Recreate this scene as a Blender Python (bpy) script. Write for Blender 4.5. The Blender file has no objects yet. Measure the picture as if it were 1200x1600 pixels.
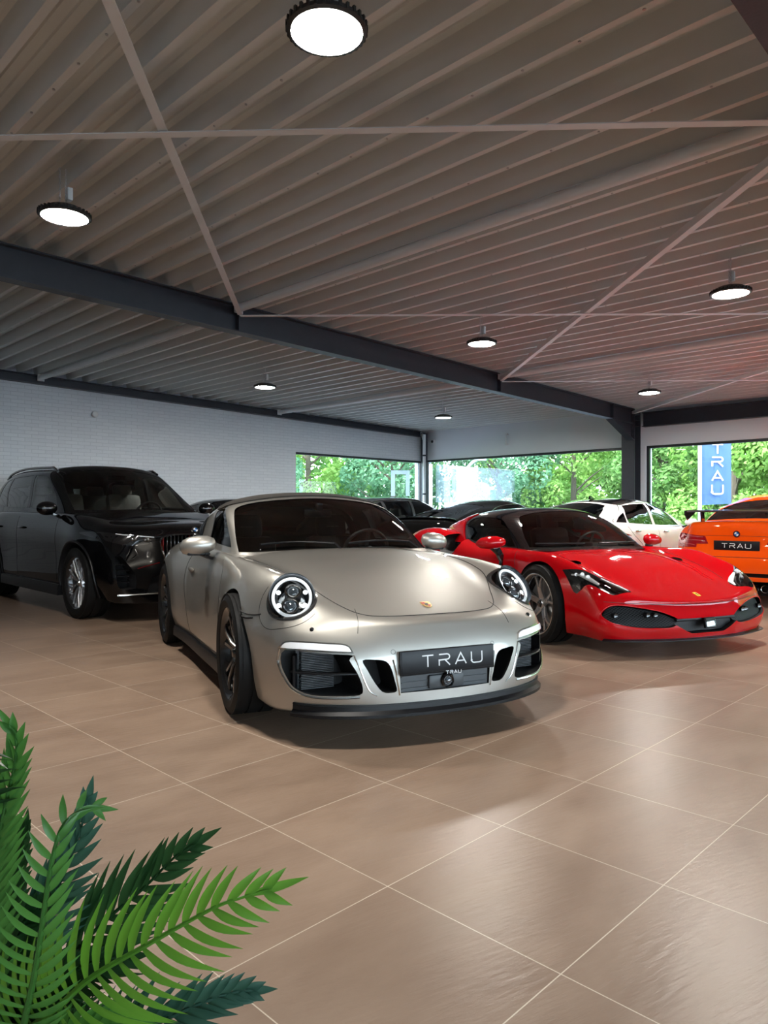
import bpy, bmesh, math, random
import numpy as np
from mathutils import Vector, Matrix
from mathutils.bvhtree import BVHTree
from mathutils.geometry import delaunay_2d_cdt, barycentric_transform

S = bpy.context.scene
COL = S.collection
PI = math.pi
random.seed(7)

# ---------------------------------------------------------------- camera, world, sun, exposure
# world axes follow the building: +x runs along the long left wall towards the window wall, +y towards the left wall
CAM_H = 1.149
cam_d = bpy.data.cameras.new('camera'); cam = bpy.data.objects.new('camera', cam_d); COL.objects.link(cam)
cam.location = (0, 0, CAM_H)
cam.rotation_euler = (math.radians(90 - 0.05), 0, math.radians(-45.5))
cam_d.sensor_fit = 'VERTICAL'; cam_d.sensor_height = 36.0; cam_d.lens = 1131 / 1600 * 36.0
cam_d.clip_start = 0.05; cam_d.clip_end = 400
S.camera = cam
S.view_settings.view_transform = 'Standard'; S.view_settings.look = 'None'
S.view_settings.gamma = 1; S.view_settings.use_curve_mapping = False
S.view_settings.exposure = EXPOSURE = 1.0
cy = S.cycles
cy.use_denoising = True
cy.max_bounces = 7; cy.diffuse_bounces = 3; cy.glossy_bounces = 4; cy.transmission_bounces = 6; cy.transparent_max_bounces = 12
cy.sample_clamp_indirect = 6.0; cy.caustics_reflective = False; cy.caustics_refractive = False

world = bpy.data.worlds.new('World'); S.world = world; world.use_nodes = True
wn = world.node_tree; wn.nodes.clear()
wo = wn.nodes.new('ShaderNodeOutputWorld'); wb = wn.nodes.new('ShaderNodeBackground')
wr = wn.nodes.new('ShaderNodeValToRGB'); wt = wn.nodes.new('ShaderNodeTexCoord'); ws = wn.nodes.new('ShaderNodeSeparateXYZ')
wr.color_ramp.elements[0].position = 0.0; wr.color_ramp.elements[0].color = (0.62, 0.70, 0.78, 1)
wr.color_ramp.elements[1].position = 0.6; wr.color_ramp.elements[1].color = (0.55, 0.74, 1.0, 1)
wn.links.new(wt.outputs['Generated'], ws.inputs[0]); wn.links.new(ws.outputs['Z'], wr.inputs[0])
wn.links.new(wr.outputs[0], wb.inputs[0]); wn.links.new(wb.outputs[0], wo.inputs[0])
wb.inputs[1].default_value = 6.8

sun_d = bpy.data.lights.new('sun', 'SUN'); sun = bpy.data.objects.new('sun', sun_d); COL.objects.link(sun)
sun_d.energy = 3.5; sun_d.angle = math.radians(2); sun_d.color = (1, 0.95, 0.85)
sun.rotation_euler = Vector((0.55, -0.12, -0.72)).to_track_quat('-Z', 'Y').to_euler()
sun.location = (-10, 0, 20)

# ---------------------------------------------------------------- materials
MATS = {}
def mat(name, col=(0.5, 0.5, 0.5), rough=0.5, metal=0.0, coat=0.0, spec=0.5, emit=None, estr=0.0, trans=0.0, alpha=1.0, coat_rough=0.02, ior=1.45):
    if name in MATS: return MATS[name]
    m = bpy.data.materials.new(name); m.use_nodes = True
    b = m.node_tree.nodes['Principled BSDF']
    b.inputs['Base Color'].default_value = (*col, 1); b.inputs['Roughness'].default_value = rough
    b.inputs['Metallic'].default_value = metal; b.inputs['Coat Weight'].default_value = coat
    b.inputs['Coat Roughness'].default_value = coat_rough
    b.inputs['Specular IOR Level'].default_value = spec; b.inputs['IOR'].default_value = ior
    b.inputs['Transmission Weight'].default_value = trans; b.inputs['Alpha'].default_value = alpha
    if emit: b.inputs['Emission Color'].default_value = (*emit, 1); b.inputs['Emission Strength'].default_value = estr
    MATS[name] = m
    return m

def thin_glass(name, tint=(0.8, 0.9, 0.85), refl=1.0, rough=0.0):
    """a window pane: clear with a tint, mirror reflection by Fresnel"""
    if name in MATS: return MATS[name]
    m = bpy.data.materials.new(name); m.use_nodes = True; nt = m.node_tree; nt.nodes.clear()
    o = nt.nodes.new('ShaderNodeOutputMaterial'); t = nt.nodes.new('ShaderNodeBsdfTransparent'); g = nt.nodes.new('ShaderNodeBsdfGlossy')
    mx = nt.nodes.new('ShaderNodeMixShader'); f = nt.nodes.new('ShaderNodeFresnel'); f.inputs[0].default_value = 1.5
    mu = nt.nodes.new('ShaderNodeMath'); mu.operation = 'MULTIPLY'; mu.inputs[1].default_value = refl; mu.use_clamp = True
    t.inputs[0].default_value = (*tint, 1); g.inputs[0].default_value = (1, 1, 1, 1); g.inputs['Roughness'].default_value = rough
    nt.links.new(f.outputs[0], mu.inputs[0]); nt.links.new(mu.outputs[0], mx.inputs[0])
    nt.links.new(t.outputs[0], mx.inputs[1]); nt.links.new(g.outputs[0], mx.inputs[2]); nt.links.new(mx.outputs[0], o.inputs[0])
    MATS[name] = m
    return m

def noise_mat(name, c1, c2, scale=5, rough=0.5, bump=0.0, bscale=None, detail=6, metal=0, spec=0.5, stretch=(1, 1, 1)):
    m = mat(name, c1, rough, metal, spec=spec); nt = m.node_tree; b = nt.nodes['Principled BSDF']
    tc = nt.nodes.new('ShaderNodeTexCoord'); mp = nt.nodes.new('ShaderNodeMapping'); mp.inputs['Scale'].default_value = stretch
    n = nt.nodes.new('ShaderNodeTexNoise'); n.inputs['Scale'].default_value = scale; n.inputs['Detail'].default_value = detail
    mx = nt.nodes.new('ShaderNodeMix'); mx.data_type = 'RGBA'; mx.inputs[6].default_value = (*c1, 1); mx.inputs[7].default_value = (*c2, 1)
    nt.links.new(tc.outputs['Object'], mp.inputs[0]); nt.links.new(mp.outputs[0], n.inputs['Vector'])
    nt.links.new(n.outputs['Fac'], mx.inputs[0]); nt.links.new(mx.outputs[2], b.inputs['Base Color'])
    if bump:
        n2 = nt.nodes.new('ShaderNodeTexNoise'); n2.inputs['Scale'].default_value = bscale or scale * 4; n2.inputs['Detail'].default_value = 4
        nt.links.new(mp.outputs[0], n2.inputs['Vector'])
        bp = nt.nodes.new('ShaderNodeBump'); bp.inputs['Strength'].default_value = bump; bp.inputs['Distance'].default_value = 0.02
        nt.links.new(n2.outputs['Fac'], bp.inputs['Height']); nt.links.new(bp.outputs[0], b.inputs['Normal'])
    return m

# ---------------------------------------------------------------- mesh helpers
def tag(o, label=None, cat=None, group=None, kind=None):
    if label: o['label'] = label
    if cat: o['category'] = cat
    if group: o['group'] = group
    if kind: o['kind'] = kind
    return o

def empty(name, loc=(0, 0, 0), rz=0.0, label=None, cat=None, group=None):
    o = bpy.data.objects.new(name, None); COL.objects.link(o); o.location = loc; o.rotation_euler = (0, 0, rz)
    o.empty_display_size = 0.1
    return tag(o, label, cat, group)

def link(name, me, mats, parent=None, smooth=None):
    o = bpy.data.objects.new(name, me); COL.objects.link(o)
    if mats is not None:
        me.materials.clear()
        for m in (mats if isinstance(mats, (list, tuple)) else [mats]): me.materials.append(m)
    if parent: o.parent = parent
    if smooth is not None: shade(me, smooth)
    return o

def shade(me, angle=40):
    """smooth shading, sharp above the angle (degrees)"""
    me.polygons.foreach_set('use_smooth', [True] * len(me.polygons))
    try: me.set_sharp_from_angle(angle=math.radians(angle))
    except Exception: pass

class MB:
    """collects shapes into one mesh"""
    def __init__(s): s.bm = bmesh.new(); s.mi = 0
    def face(s, vs):
        try: f = s.bm.faces.new(vs); f.material_index = s.mi; return f
        except ValueError: return None
    def box(s, c, d, rot=None, bev=0.0, tf=None):
        x, y, z = d[0] / 2, d[1] / 2, d[2] / 2
        vs = []
        for sx in (-1, 1):
            for sy in (-1, 1):
                for sz in (-1, 1):
                    p = Vector((sx * x, sy * y, sz * z))
                    if rot is not None: p = rot @ p
                    p = p + Vector(c)
                    if tf is not None: p = tf @ p
                    vs.append(s.bm.verts.new(p))
        fs = [(0, 1, 3, 2), (4, 6, 7, 5), (0, 4, 5, 1), (2, 3, 7, 6), (0, 2, 6, 4), (1, 5, 7, 3)]
        nf = [s.face([vs[i] for i in f]) for f in fs]
        if bev > 0:
            es = list({e for f in nf if f for e in f.edges})
            r = bmesh.ops.bevel(s.bm, geom=es, offset=bev, segments=2, affect='EDGES', profile=0.5)
            for f in r['faces']: f.material_index = s.mi
        return vs
    def tube(s, pts, r, n=10, cap=True, closed=False, up=None):
        """round tube along a polyline; r a number or a list"""
        pts = [Vector(p) for p in pts]; m = len(pts)
        rs = r if isinstance(r, (list, tuple)) else [r] * m
        rings = []; prev = None
        for i, p in enumerate(pts):
            if closed: t = pts[(i + 1) % m] - pts[i - 1]
            else: t = pts[min(i + 1, m - 1)] - pts[max(i - 1, 0)]
            t = t.normalized() if t.length > 1e-9 else Vector((0, 0, 1))
            if prev is None:
                a = Vector(up) if up else (Vector((0, 0, 1)) if abs(t.z) < 0.9 else Vector((1, 0, 0)))
            else: a = prev
            a = (a - t * a.dot(t)).normalized(); prev = a; b = t.cross(a)
            rings.append([s.bm.verts.new(p + (a * math.cos(2 * PI * k / n) + b * math.sin(2 * PI * k / n)) * rs[i]) for k in range(n)])
        for i in range(m - 1 + (1 if closed else 0)):
            A, B = rings[i], rings[(i + 1) % m]
            for k in range(n): s.face([A[k], A[(k + 1) % n], B[(k + 1) % n], B[k]])
        if cap and not closed:
            s.face(rings[0][::-1]); s.face(rings[-1])
    def lathe(s, prof, n=48, axis='z', c=(0, 0, 0), closed=False, a0=0, a1=2 * PI):
        """revolve [(radius, height)] about an axis through c"""
        full = abs(a1 - a0 - 2 * PI) < 1e-6
        c = Vector(c); rings = []
        for k in range(n if full else n + 1):
            a = a0 + (a1 - a0) * k / n; ca, sa = math.cos(a), math.sin(a)
            row = []
            for r, h in prof:
                if axis == 'z': p = Vector((r * ca, r * sa, h))
                elif axis == 'y': p = Vector((r * ca, h, r * sa))
                else: p = Vector((h, r * ca, r * sa))
                row.append(s.bm.verts.new(c + p))
            rings.append(row)
        m = len(prof); nn = len(rings)
        for k in range(nn if full else nn - 1):
            A, B = rings[k], rings[(k + 1) % nn]
            for i in range(m if closed else m - 1):
                j = (i + 1) % m
                s.face([A[i], A[j], B[j], B[i]])
    def prism(s, poly, h0, h1, axis='z', tf=None, cap=True):
        """extrude a 2D polygon between h0 and h1 along an axis"""
        def P(a, b, h):
            p = Vector((a, b, h)) if axis == 'z' else (Vector((a, h, b)) if axis == 'y' else Vector((h, a, b)))
            return tf @ p if tf is not None else p
        A = [s.bm.verts.new(P(a, b, h0)) for a, b in poly]; B = [s.bm.verts.new(P(a, b, h1)) for a, b in poly]
        n = len(poly)
        for i in range(n): s.face([A[i], A[(i + 1) % n], B[(i + 1) % n], B[i]])
        if cap: s.face(A[::-1]); s.face(B)
    def sphere(s, c, r, seg=16, rings=10, sc=(1, 1, 1), rot=None):
        M = Matrix.Translation(c) @ (rot.to_4x4() if rot is not None else Matrix.Identity(4)) @ Matrix.Diagonal((r * sc[0], r * sc[1], r * sc[2], 1))
        rr = bmesh.ops.create_uvsphere(s.bm, u_segments=seg, v_segments=rings, radius=1, matrix=M)
        for v in rr['verts']:
            for f in v.link_faces: f.material_index = s.mi
    def mesh(s, name='m', recalc=True, weld=0.0):
        if weld: bmesh.ops.remove_doubles(s.bm, verts=s.bm.verts, dist=weld)
        if recalc: bmesh.ops.recalc_face_normals(s.bm, faces=s.bm.faces)
        me = bpy.data.meshes.new(name); s.bm.to_mesh(me); s.bm.free(); return me
    def build(s, name, m, parent=None, smooth=35, recalc=True, loc=None, rot=None, weld=0.0):
        me = s.mesh(name, recalc, weld)
        o = link(name, me, m, parent, smooth)
        if loc is not None: o.location = loc
        if rot is not None: o.rotation_euler = rot
        return o

def copy_tree(o, parent=None):
    c = o.copy(); COL.objects.link(c)
    if parent: c.parent = parent
    for ch in list(o.children): copy_tree(ch, c)
    return c

def circle(cx, cy, rx, ry=None, n=32, rot=0.0):
    ry = rx if ry is None else ry
    return [(cx + rx * math.cos(2 * PI * k / n) * math.cos(rot) - ry * math.sin(2 * PI * k / n) * math.sin(rot),
             cy + rx * math.cos(2 * PI * k / n) * math.sin(rot) + ry * math.sin(2 * PI * k / n) * math.cos(rot)) for k in range(n)]

def smooth_poly(pts, n=4, corners=()):
    """closed Catmull-Rom through the points; indices in corners stay sharp"""
    out = []; m = len(pts)
    for i in range(m):
        p0, p1, p2, p3 = [Vector(pts[(i + k) % m]) for k in (-1, 0, 1, 2)]
        if i in corners: p0 = p1 * 2 - p2 if False else p1
        if (i + 1) % m in corners: p3 = p2
        for k in range(n):
            t = k / n
            q = 0.5 * ((2 * p1) + (-p0 + p2) * t + (2 * p0 - 5 * p1 + 4 * p2 - p3) * t * t + (-p0 + 3 * p1 - 3 * p2 + p3) * t ** 3)
            out.append(tuple(q))
    return out

def open_curve(pts, n=6):
    out = []; m = len(pts)
    for i in range(m - 1):
        p0, p1, p2, p3 = [Vector(pts[min(max(i + k, 0), m - 1)]) for k in (-1, 0, 1, 2)]
        for k in range(n):
            t = k / n
            out.append(0.5 * ((2 * p1) + (-p0 + p2) * t + (2 * p0 - 5 * p1 + 4 * p2 - p3) * t * t + (-p0 + 3 * p1 - 3 * p2 + p3) * t ** 3))
    out.append(Vector(pts[-1])); return out

def trau(letter):
    """strokes of the letters T R A U in a box 1 wide, 1 high"""
    arc = lambda cx, cy, r, a0, a1, n=6: [(cx + r * math.cos(a0 + (a1 - a0) * i / n), cy + r * math.sin(a0 + (a1 - a0) * i / n)) for i in range(n + 1)]
    return {'T': [[(0, 1), (1, 1)], [(0.5, 1), (0.5, 0)]],
            'R': [[(0.02, 1), (0.72, 1)] + arc(0.74, 0.76, 0.24, PI / 2, -PI / 2) + [(0.02, 0.5), (0.02, 0)], [(0.55, 0.5), (1, 0)]],
            'A': [[(0, 0), (0.5, 1), (1, 0)], [(0.2, 0.3), (0.8, 0.3)]],
            'G': [[(1, 1), (.25, 1)] + arc(.25, .75, .25, PI / 2, PI, 4) + [(0, .25)] + arc(.25, .25, .25, PI, PI * 1.5, 4) + [(1, 0), (1, .5), (.5, .5)]],
            'S': [[(1, 1), (.25, 1)] + arc(.25, .75, .25, PI / 2, PI * 1.5, 6) + [(.75, .5)] + arc(.75, .25, .25, PI / 2, -PI / 2, 6) + [(0, 0)]],
            'U': [[(0, 1), (0, 0.25)] + arc(0.25, 0.25, 0.25, PI, PI * 1.5, 4) + arc(0.75, 0.25, 0.25, PI * 1.5, 2 * PI, 4) + [(1, 1)]]}[letter]

def lettering(mb, text, origin, ax, ay, nrm, h, w, pitch, stroke, thick=0.002, vertical=False):
    """flat raised strokes: origin at the lower left of the first letter"""
    O = Vector(origin); ax = Vector(ax).normalized(); ay = Vector(ay).normalized(); nn = Vector(nrm).normalized()
    for i, ch in enumerate(text):
        if ch == ' ': continue
        o = O + (-ay if vertical else ax) * pitch * i
        for line in trau(ch):
            P = [o + ax * (p[0] * w) + ay * (p[1] * h) for p in line]
            L = []; Rr = []
            for k, p in enumerate(P):
                a = (P[k] - P[k - 1]).normalized() if k > 0 else (P[1] - P[0]).normalized()
                b = (P[k + 1] - P[k]).normalized() if k < len(P) - 1 else a
                t = a + b
                t = t.normalized() if t.length > 1e-4 else a
                s = nn.cross(t); c = max(0.45, t.dot(a)); s = s * (stroke / 2 / c)
                L.append(p + s); Rr.append(p - s)
            for k in range(len(P) - 1):
                q = [L[k], Rr[k], Rr[k + 1], L[k + 1]]
                lo = [mb.bm.verts.new(v) for v in q]; hi = [mb.bm.verts.new(v + nn * thick) for v in q]
                mb.face(hi)
                for e in range(4): mb.face([lo[e], lo[(e + 1) % 4], hi[(e + 1) % 4], hi[e]])
M_CHROME = mat('chrome', (0.75, 0.76, 0.78), 0.12, 1.0)
# ---------------------------------------------------------------- the room
U0, U1, V0, V1 = -7.0, 14.43, -6.5, 12.7          # inside faces of the walls
HEAD = 2.50                                       # window head height
def deck_z(u): return 3.52 - 0.019 * u            # underside of the roof deck's ribs

def floor_mat():
    m = mat('floor_tile', (0.3, 0.22, 0.16), 0.4); nt = m.node_tree; b = nt.nodes['Principled BSDF']; L = nt.links.new; N = nt.nodes.new
    tc = N('ShaderNodeTexCoord'); off = N('ShaderNodeVectorMath'); off.operation = 'ADD'; off.inputs[1].default_value = (60 - 0.389, 60 - 0.346, 0)
    L(tc.outputs['Object'], off.inputs[0])
    dv = N('ShaderNodeVectorMath'); dv.operation = 'SCALE'; dv.inputs['Scale'].default_value = 1 / 0.6; L(off.outputs[0], dv.inputs[0])
    fl = N('ShaderNodeVectorMath'); fl.operation = 'FLOOR'; L(dv.outputs[0], fl.inputs[0])
    fr = N('ShaderNodeVectorMath'); fr.operation = 'FRACTION'; L(dv.outputs[0], fr.inputs[0])
    sp = N('ShaderNodeSeparateXYZ'); L(fr.outputs[0], sp.inputs[0])
    def edge(s):
        a = N('ShaderNodeMath'); a.operation = 'SUBTRACT'; a.inputs[1].default_value = 0.5; L(s, a.inputs[0])
        c = N('ShaderNodeMath'); c.operation = 'ABSOLUTE'; L(a.outputs[0], c.inputs[0]); return c.outputs[0]
    mx = N('ShaderNodeMath'); mx.operation = 'MAXIMUM'; L(edge(sp.outputs['X']), mx.inputs[0]); L(edge(sp.outputs['Y']), mx.inputs[1])
    gt = N('ShaderNodeMath'); gt.operation = 'GREATER_THAN'; gt.inputs[1].default_value = 0.4972; L(mx.outputs[0], gt.inputs[0])
    wnz = N('ShaderNodeTexWhiteNoise'); wnz.noise_dimensions = '3D'; L(fl.outputs[0], wnz.inputs['Vector'])
    # slate grain runs across the tiles
    mp = N('ShaderNodeMapping'); mp.inputs['Scale'].default_value = (1.0, 2.4, 1); mp.inputs['Rotation'].default_value = (0, 0, 0.6); L(tc.outputs['Object'], mp.inputs[0])
    n1 = N('ShaderNodeTexNoise'); n1.inputs['Scale'].default_value = 2.2; n1.inputs['Detail'].default_value = 8; n1.inputs['Roughness'].default_value = 0.6
    ad = N('ShaderNodeVectorMath'); ad.operation = 'ADD'; L(mp.outputs[0], ad.inputs[0]); L(wnz.outputs['Color'], ad.inputs[1]); L(ad.outputs[0], n1.inputs['Vector'])
    r1 = N('ShaderNodeValToRGB'); r1.color_ramp.elements[0].position = 0.3; r1.color_ramp.elements[1].position = 0.75
    r1.color_ramp.elements[0].color = (0.238, 0.160, 0.112, 1); r1.color_ramp.elements[1].color = (0.325, 0.228, 0.163, 1); L(n1.outputs['Fac'], r1.inputs[0])
    hv = N('ShaderNodeHueSaturation'); L(r1.outputs[0], hv.inputs['Color'])
    mr = N('ShaderNodeMapRange'); mr.inputs[3].default_value = 0.93; mr.inputs[4].default_value = 1.05; L(wnz.outputs['Value'], mr.inputs[0]); L(mr.outputs[0], hv.inputs['Value'])
    mc = N('ShaderNodeMix'); mc.data_type = 'RGBA'; L(gt.outputs[0], mc.inputs[0]); L(hv.outputs[0], mc.inputs[6]); mc.inputs[7].default_value = (0.62, 0.53, 0.42, 1)
    L(mc.outputs[2], b.inputs['Base Color'])
    # relief
    mp2 = N('ShaderNodeMapping'); mp2.inputs['Scale'].default_value = (7, 22, 1); mp2.inputs['Rotation'].default_value = (0, 0, 0.75); L(ad.outputs[0], mp2.inputs[0])
    n2 = N('ShaderNodeTexNoise'); n2.inputs['Scale'].default_value = 1.3; n2.inputs['Detail'].default_value = 5; n2.inputs['Roughness'].default_value = 0.55; L(mp2.outputs[0], n2.inputs['Vector'])
    bp = N('ShaderNodeBump'); bp.inputs['Strength'].default_value = 0.22; bp.inputs['Distance'].default_value = 0.006; L(n2.outputs['Fac'], bp.inputs['Height']); L(bp.outputs[0], b.inputs['Normal'])
    mr2 = N('ShaderNodeMapRange'); mr2.inputs[3].default_value = 0.26; mr2.inputs[4].default_value = 0.40; L(n1.outputs['Fac'], mr2.inputs[0]); L(mr2.outputs[0], b.inputs['Roughness'])
    return m

def brick_mat():
    m = mat('white_brick', (0.6, 0.6, 0.6), 0.6); nt = m.node_tree; b = nt.nodes['Principled BSDF']; L = nt.links.new; N = nt.nodes.new
    tc = N('ShaderNodeTexCoord'); sp = N('ShaderNodeSeparateXYZ'); cb = N('ShaderNodeCombineXYZ'); L(tc.outputs['Object'], sp.inputs[0])
    L(sp.outputs['X'], cb.inputs[0]); L(sp.outputs['Z'], cb.inputs[1])
    br = N('ShaderNodeTexBrick'); br.inputs['Scale'].default_value = 1.0; br.inputs['Brick Width'].default_value = 0.22; br.inputs['Row Height'].default_value = 0.0625
    br.inputs['Mortar Size'].default_value = 0.005; br.inputs['Mortar Smooth'].default_value = 0.3
    br.inputs['Color1'].default_value = (0.74, 0.77, 0.81, 1); br.inputs['Color2'].default_value = (0.70, 0.73, 0.775, 1); br.inputs['Mortar'].default_value = (0.60, 0.63, 0.67, 1)
    L(cb.outputs[0], br.inputs['Vector']); L(br.outputs['Color'], b.inputs['Base Color'])
    n = N('ShaderNodeTexNoise'); n.inputs['Scale'].default_value = 30; L(tc.outputs['Object'], n.inputs['Vector'])
    mm = N('ShaderNodeMath'); mm.operation = 'MULTIPLY_ADD'; mm.inputs[1].default_value = -1.0; L(br.outputs['Fac'], mm.inputs[0]); L(n.outputs['Fac'], mm.inputs[2])
    bp = N('ShaderNodeBump'); bp.inputs['Strength'].default_value = 0.6; bp.inputs['Distance'].default_value = 0.006; L(mm.outputs[0], bp.inputs['Height']); L(bp.outputs[0], b.inputs['Normal'])
    return m

M_FLOOR = floor_mat(); M_BRICK = brick_mat()
M_STEEL = noise_mat('anthracite_steel', (0.030, 0.034, 0.045), (0.045, 0.05, 0.062), 12, 0.42, 0.05, 60)
M_DECK = noise_mat('galvanised_deck', (0.66, 0.675, 0.655), (0.74, 0.755, 0.735), 3, 0.42, 0.0, spec=0.5, stretch=(6, 0.4, 1))
M_GALV = noise_mat('painted_grey_steel', (0.76, 0.79, 0.80), (0.84, 0.87, 0.88), 9, 0.42)
M_WHITE = noise_mat('white_plaster', (0.76, 0.78, 0.81), (0.80, 0.82, 0.84), 3, 0.6, 0.03)
M_FRAME = mat('window_frame_black', (0.02, 0.022, 0.026), 0.35)
M_GLASS = thin_glass('window_glass', (0.92, 0.97, 0.95), 1.0)
M_SCREW = mat('screw_zinc', (0.5, 0.5, 0.5), 0.35, 0.8)

def struct(mb, name, m, **k):
    o = mb.build(name, m, **k); o['kind'] = 'structure'; return o

mb = MB(); mb.box(((U0 + U1) / 2, (V0 + V1) / 2, -0.05), (U1 - U0 + 0.6, V1 - V0 + 0.6, 0.1)); struct(mb, 'floor', M_FLOOR)

# roof deck: trapezoidal sheet, ribs run along y
def deck():
    mb = MB(); per = 0.272
    prof = [(0.0, 0.0), (0.042, 0.0), (0.072, 0.125), (0.112, 0.125), (0.119, 0.113), (0.137, 0.113), (0.144, 0.125), (0.178, 0.125), (0.185, 0.113), (0.203, 0.113), (0.210, 0.125), (0.242, 0.125)]
    pts = []
    u = 4.55 - per * 44
    u_start = u
    while u < U1 + 0.2:
        for a, h in prof:
            if U0 - 0.3 < u + a < U1 + 0.25: pts.append((u + a, h))
        u += per
    ys = [V0 - 0.3, V1 + 0.3]
    rows = [[mb.bm.verts.new((x, y, deck_z(x) + h)) for x, h in pts] for y in ys]
    top = [[mb.bm.verts.new((x, y, deck_z(x) + 0.35)) for x in (pts[0][0], pts[-1][0])] for y in ys]
    for i in range(len(pts) - 1): mb.face([rows[0][i], rows[0][i + 1], rows[1][i + 1], rows[1][i]])
    mb.face([top[0][0], top[1][0], top[1][1], top[0][1]])
    mb.face([rows[0][0], rows[1][0], top[1][0], top[0][0]]); mb.face([rows[0][-1], top[0][1], top[1][1], rows[1][-1]])
    mb.face([top[0][0], top[0][1]] + rows[0][::-1]); mb.face([top[1][1], top[1][0]] + rows[1])
    o = struct(mb, 'ceiling', M_DECK, smooth=15, recalc=False)
    sc = MB(); k = 0; u = u_start
    while u < U1:
        if k % 3 == 0 and u > -2:
            y = -0.5
            while y < V1:
                c = (u + 0.0225, y, deck_z(u)); ring = [sc.bm.verts.new((c[0] + 0.008 * math.cos(a * PI / 3), c[1] + 0.008 * math.sin(a * PI / 3), c[2] - 0.006)) for a in range(6)]
                rb = [sc.bm.verts.new((v.co.x, v.co.y, c[2] + 0.001)) for v in ring]
                sc.face(ring)
                for a in range(6): sc.face([ring[a], ring[(a + 1) % 6], rb[(a + 1) % 6], rb[a]])
                y += 0.33
        k += 1; u += per
    s = sc.build('deck_screws', M_SCREW, o); s['kind'] = 'stuff'
deck()

# walls
def wall_boxes(name, m, boxes):
    mb = MB()
    for lo, hi in boxes:
        mb.box([(lo[i] + hi[i]) / 2 for i in range(3)], [hi[i] - lo[i] for i in range(3)])
    return struct(mb, name, m)
TOP = 3.75; T = 0.3
WL0 = 10.12                                           # left window's near edge
wall_boxes('wall_left', M_BRICK, [((U0 - T, V1, 0), (WL0, V1 + T, TOP)), ((WL0, V1, HEAD - 0.02), (U1 + T, V1 + T, TOP)), ((WL0, V1, 0), (U1 + T, V1 + T, 0.12)), ((U1 - 0.02, V1, 0.12), (U1 + T, V1 + T, HEAD))])
wall_boxes('wall_right', M_WHITE, [((U1, V0, HEAD), (U1 + T, V1, TOP)), ((U1, V0, 0), (U1 + T, V1, 0.12)), ((U1, V0 - T, 0), (U1 + T, V0 + 0.3, HEAD))])
wall_boxes('wall_back', M_BRICK, [((U0 - T, V0 - T, 0), (U0, V1 + T, TOP))])
wall_boxes('wall_front', M_WHITE, [((U0, V0 - T, 2.95), (U1 + T, V0, TOP)), ((U0, V0 - T, 0), (U1 + T, V0, 0.12))])

# windows: frame and panes
def window(name, a, b, z0, z1, axis, at, n, depth=0.08, w=0.05, mull=0.045):
    """axis 'u': runs along x at y=at; 'v': runs along y at x=at"""
    mb = MB()
    def bx(c0, c1, za, zb, ww):
        if axis == 'u': mb.box(((c0 + c1) / 2, at, (za + zb) / 2), (abs(c1 - c0), ww, zb - za))
        else: mb.box((at, (c0 + c1) / 2, (za + zb) / 2), (ww, abs(c1 - c0), zb - za))
    bx(a, b, z0, z0 + w, depth); bx(a, b, z1 - w, z1, depth); bx(a, a + w, z0 + w, z1 - w, depth); bx(b - w, b, z0 + w, z1 - w, depth)
    for i in range(1, n):
        c = a + (b - a) * i / n; bx(c - mull / 2, c + mull / 2, z0 + w, z1 - w, depth)
    fr = struct(mb, name, M_FRAME)
    for i in range(n):
        p = MB(); c0 = a + (b - a) * i / n + 0.01; c1 = a + (b - a) * (i + 1) / n - 0.01
        if axis == 'u': p.face([p.bm.verts.new(q) for q in ((c0, at, z0 + 0.01), (c1, at, z0 + 0.01), (c1, at, z1 - 0.01), (c0, at, z1 - 0.01))])
        else: p.face([p.bm.verts.new(q) for q in ((at, c0, z0 + 0.01), (at, c1, z0 + 0.01), (at, c1, z1 - 0.01), (at, c0, z1 - 0.01))])
        p.build('pane', M_GLASS, fr, smooth=None, recalc=False)
    return fr
window('window_1', WL0, U1 - 0.02, 0.12, HEAD - 0.02, 'u', V1 + 0.1, 1)
window('window_2', 7.05, V1, 0.12, HEAD, 'v', U1 + 0.1, 1)
window('window_3', 0.6, 6.62, 0.12, HEAD, 'v', U1 + 0.1, 1)
window('window_4', V0 + 0.3, 0.6, 0.12, HEAD, 'v', U1 + 0.1, 2)
window('window_5', U0, 3.6, 0.12, 2.95, 'u', V0 - 0.1, 5)
window('window_6', 3.6, U1, 0.12, 2.95, 'u', V0 - 0.1, 5)
# slim pier between windows 2 and 3
wall_boxes('trim_1', M_WHITE, [((U1, 6.62, 0.12), (U1 + T, 7.05, HEAD))])

# steel frame
def ibeam(name, p0, p1, depth, width, tf, tw, m, label, cat, parent=None, group=None, axis='x'):
    """I-section between two points, web upright; p at the middle of the top flange"""
    mb = MB(); p0 = Vector(p0); p1 = Vector(p1); d = (p1 - p0); Ln = d.length; d.normalize()
    side = d.cross(Vector((0, 0, 1))).normalized(); up = side.cross(d)
    R = Matrix((d, side, up)).transposed(); c = (p0 + p1) / 2
    for off, dim in ((-tf / 2, (Ln, width, tf)), (-depth + tf / 2, (Ln, width, tf)), (-depth / 2, (Ln, tw, depth - 2 * tf + 0.002))):
        mb.box(c + up * off, dim, R)
    o = mb.build(name, m, parent)
    if label: tag(o, label, cat, group)
    return o
B1, B0 = 6.77, 0.945
def beam_root(v, label, far):
    r = empty('steel_beam', (far / 2, v, deck_z(far / 2)), 0, label, 'steel beam')
    inv = Matrix.Translation(r.location).inverted()
    def put(mb, nm, m): o = mb.build(nm, m, r); o.data.transform(inv); return o
    return r, inv, put
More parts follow.
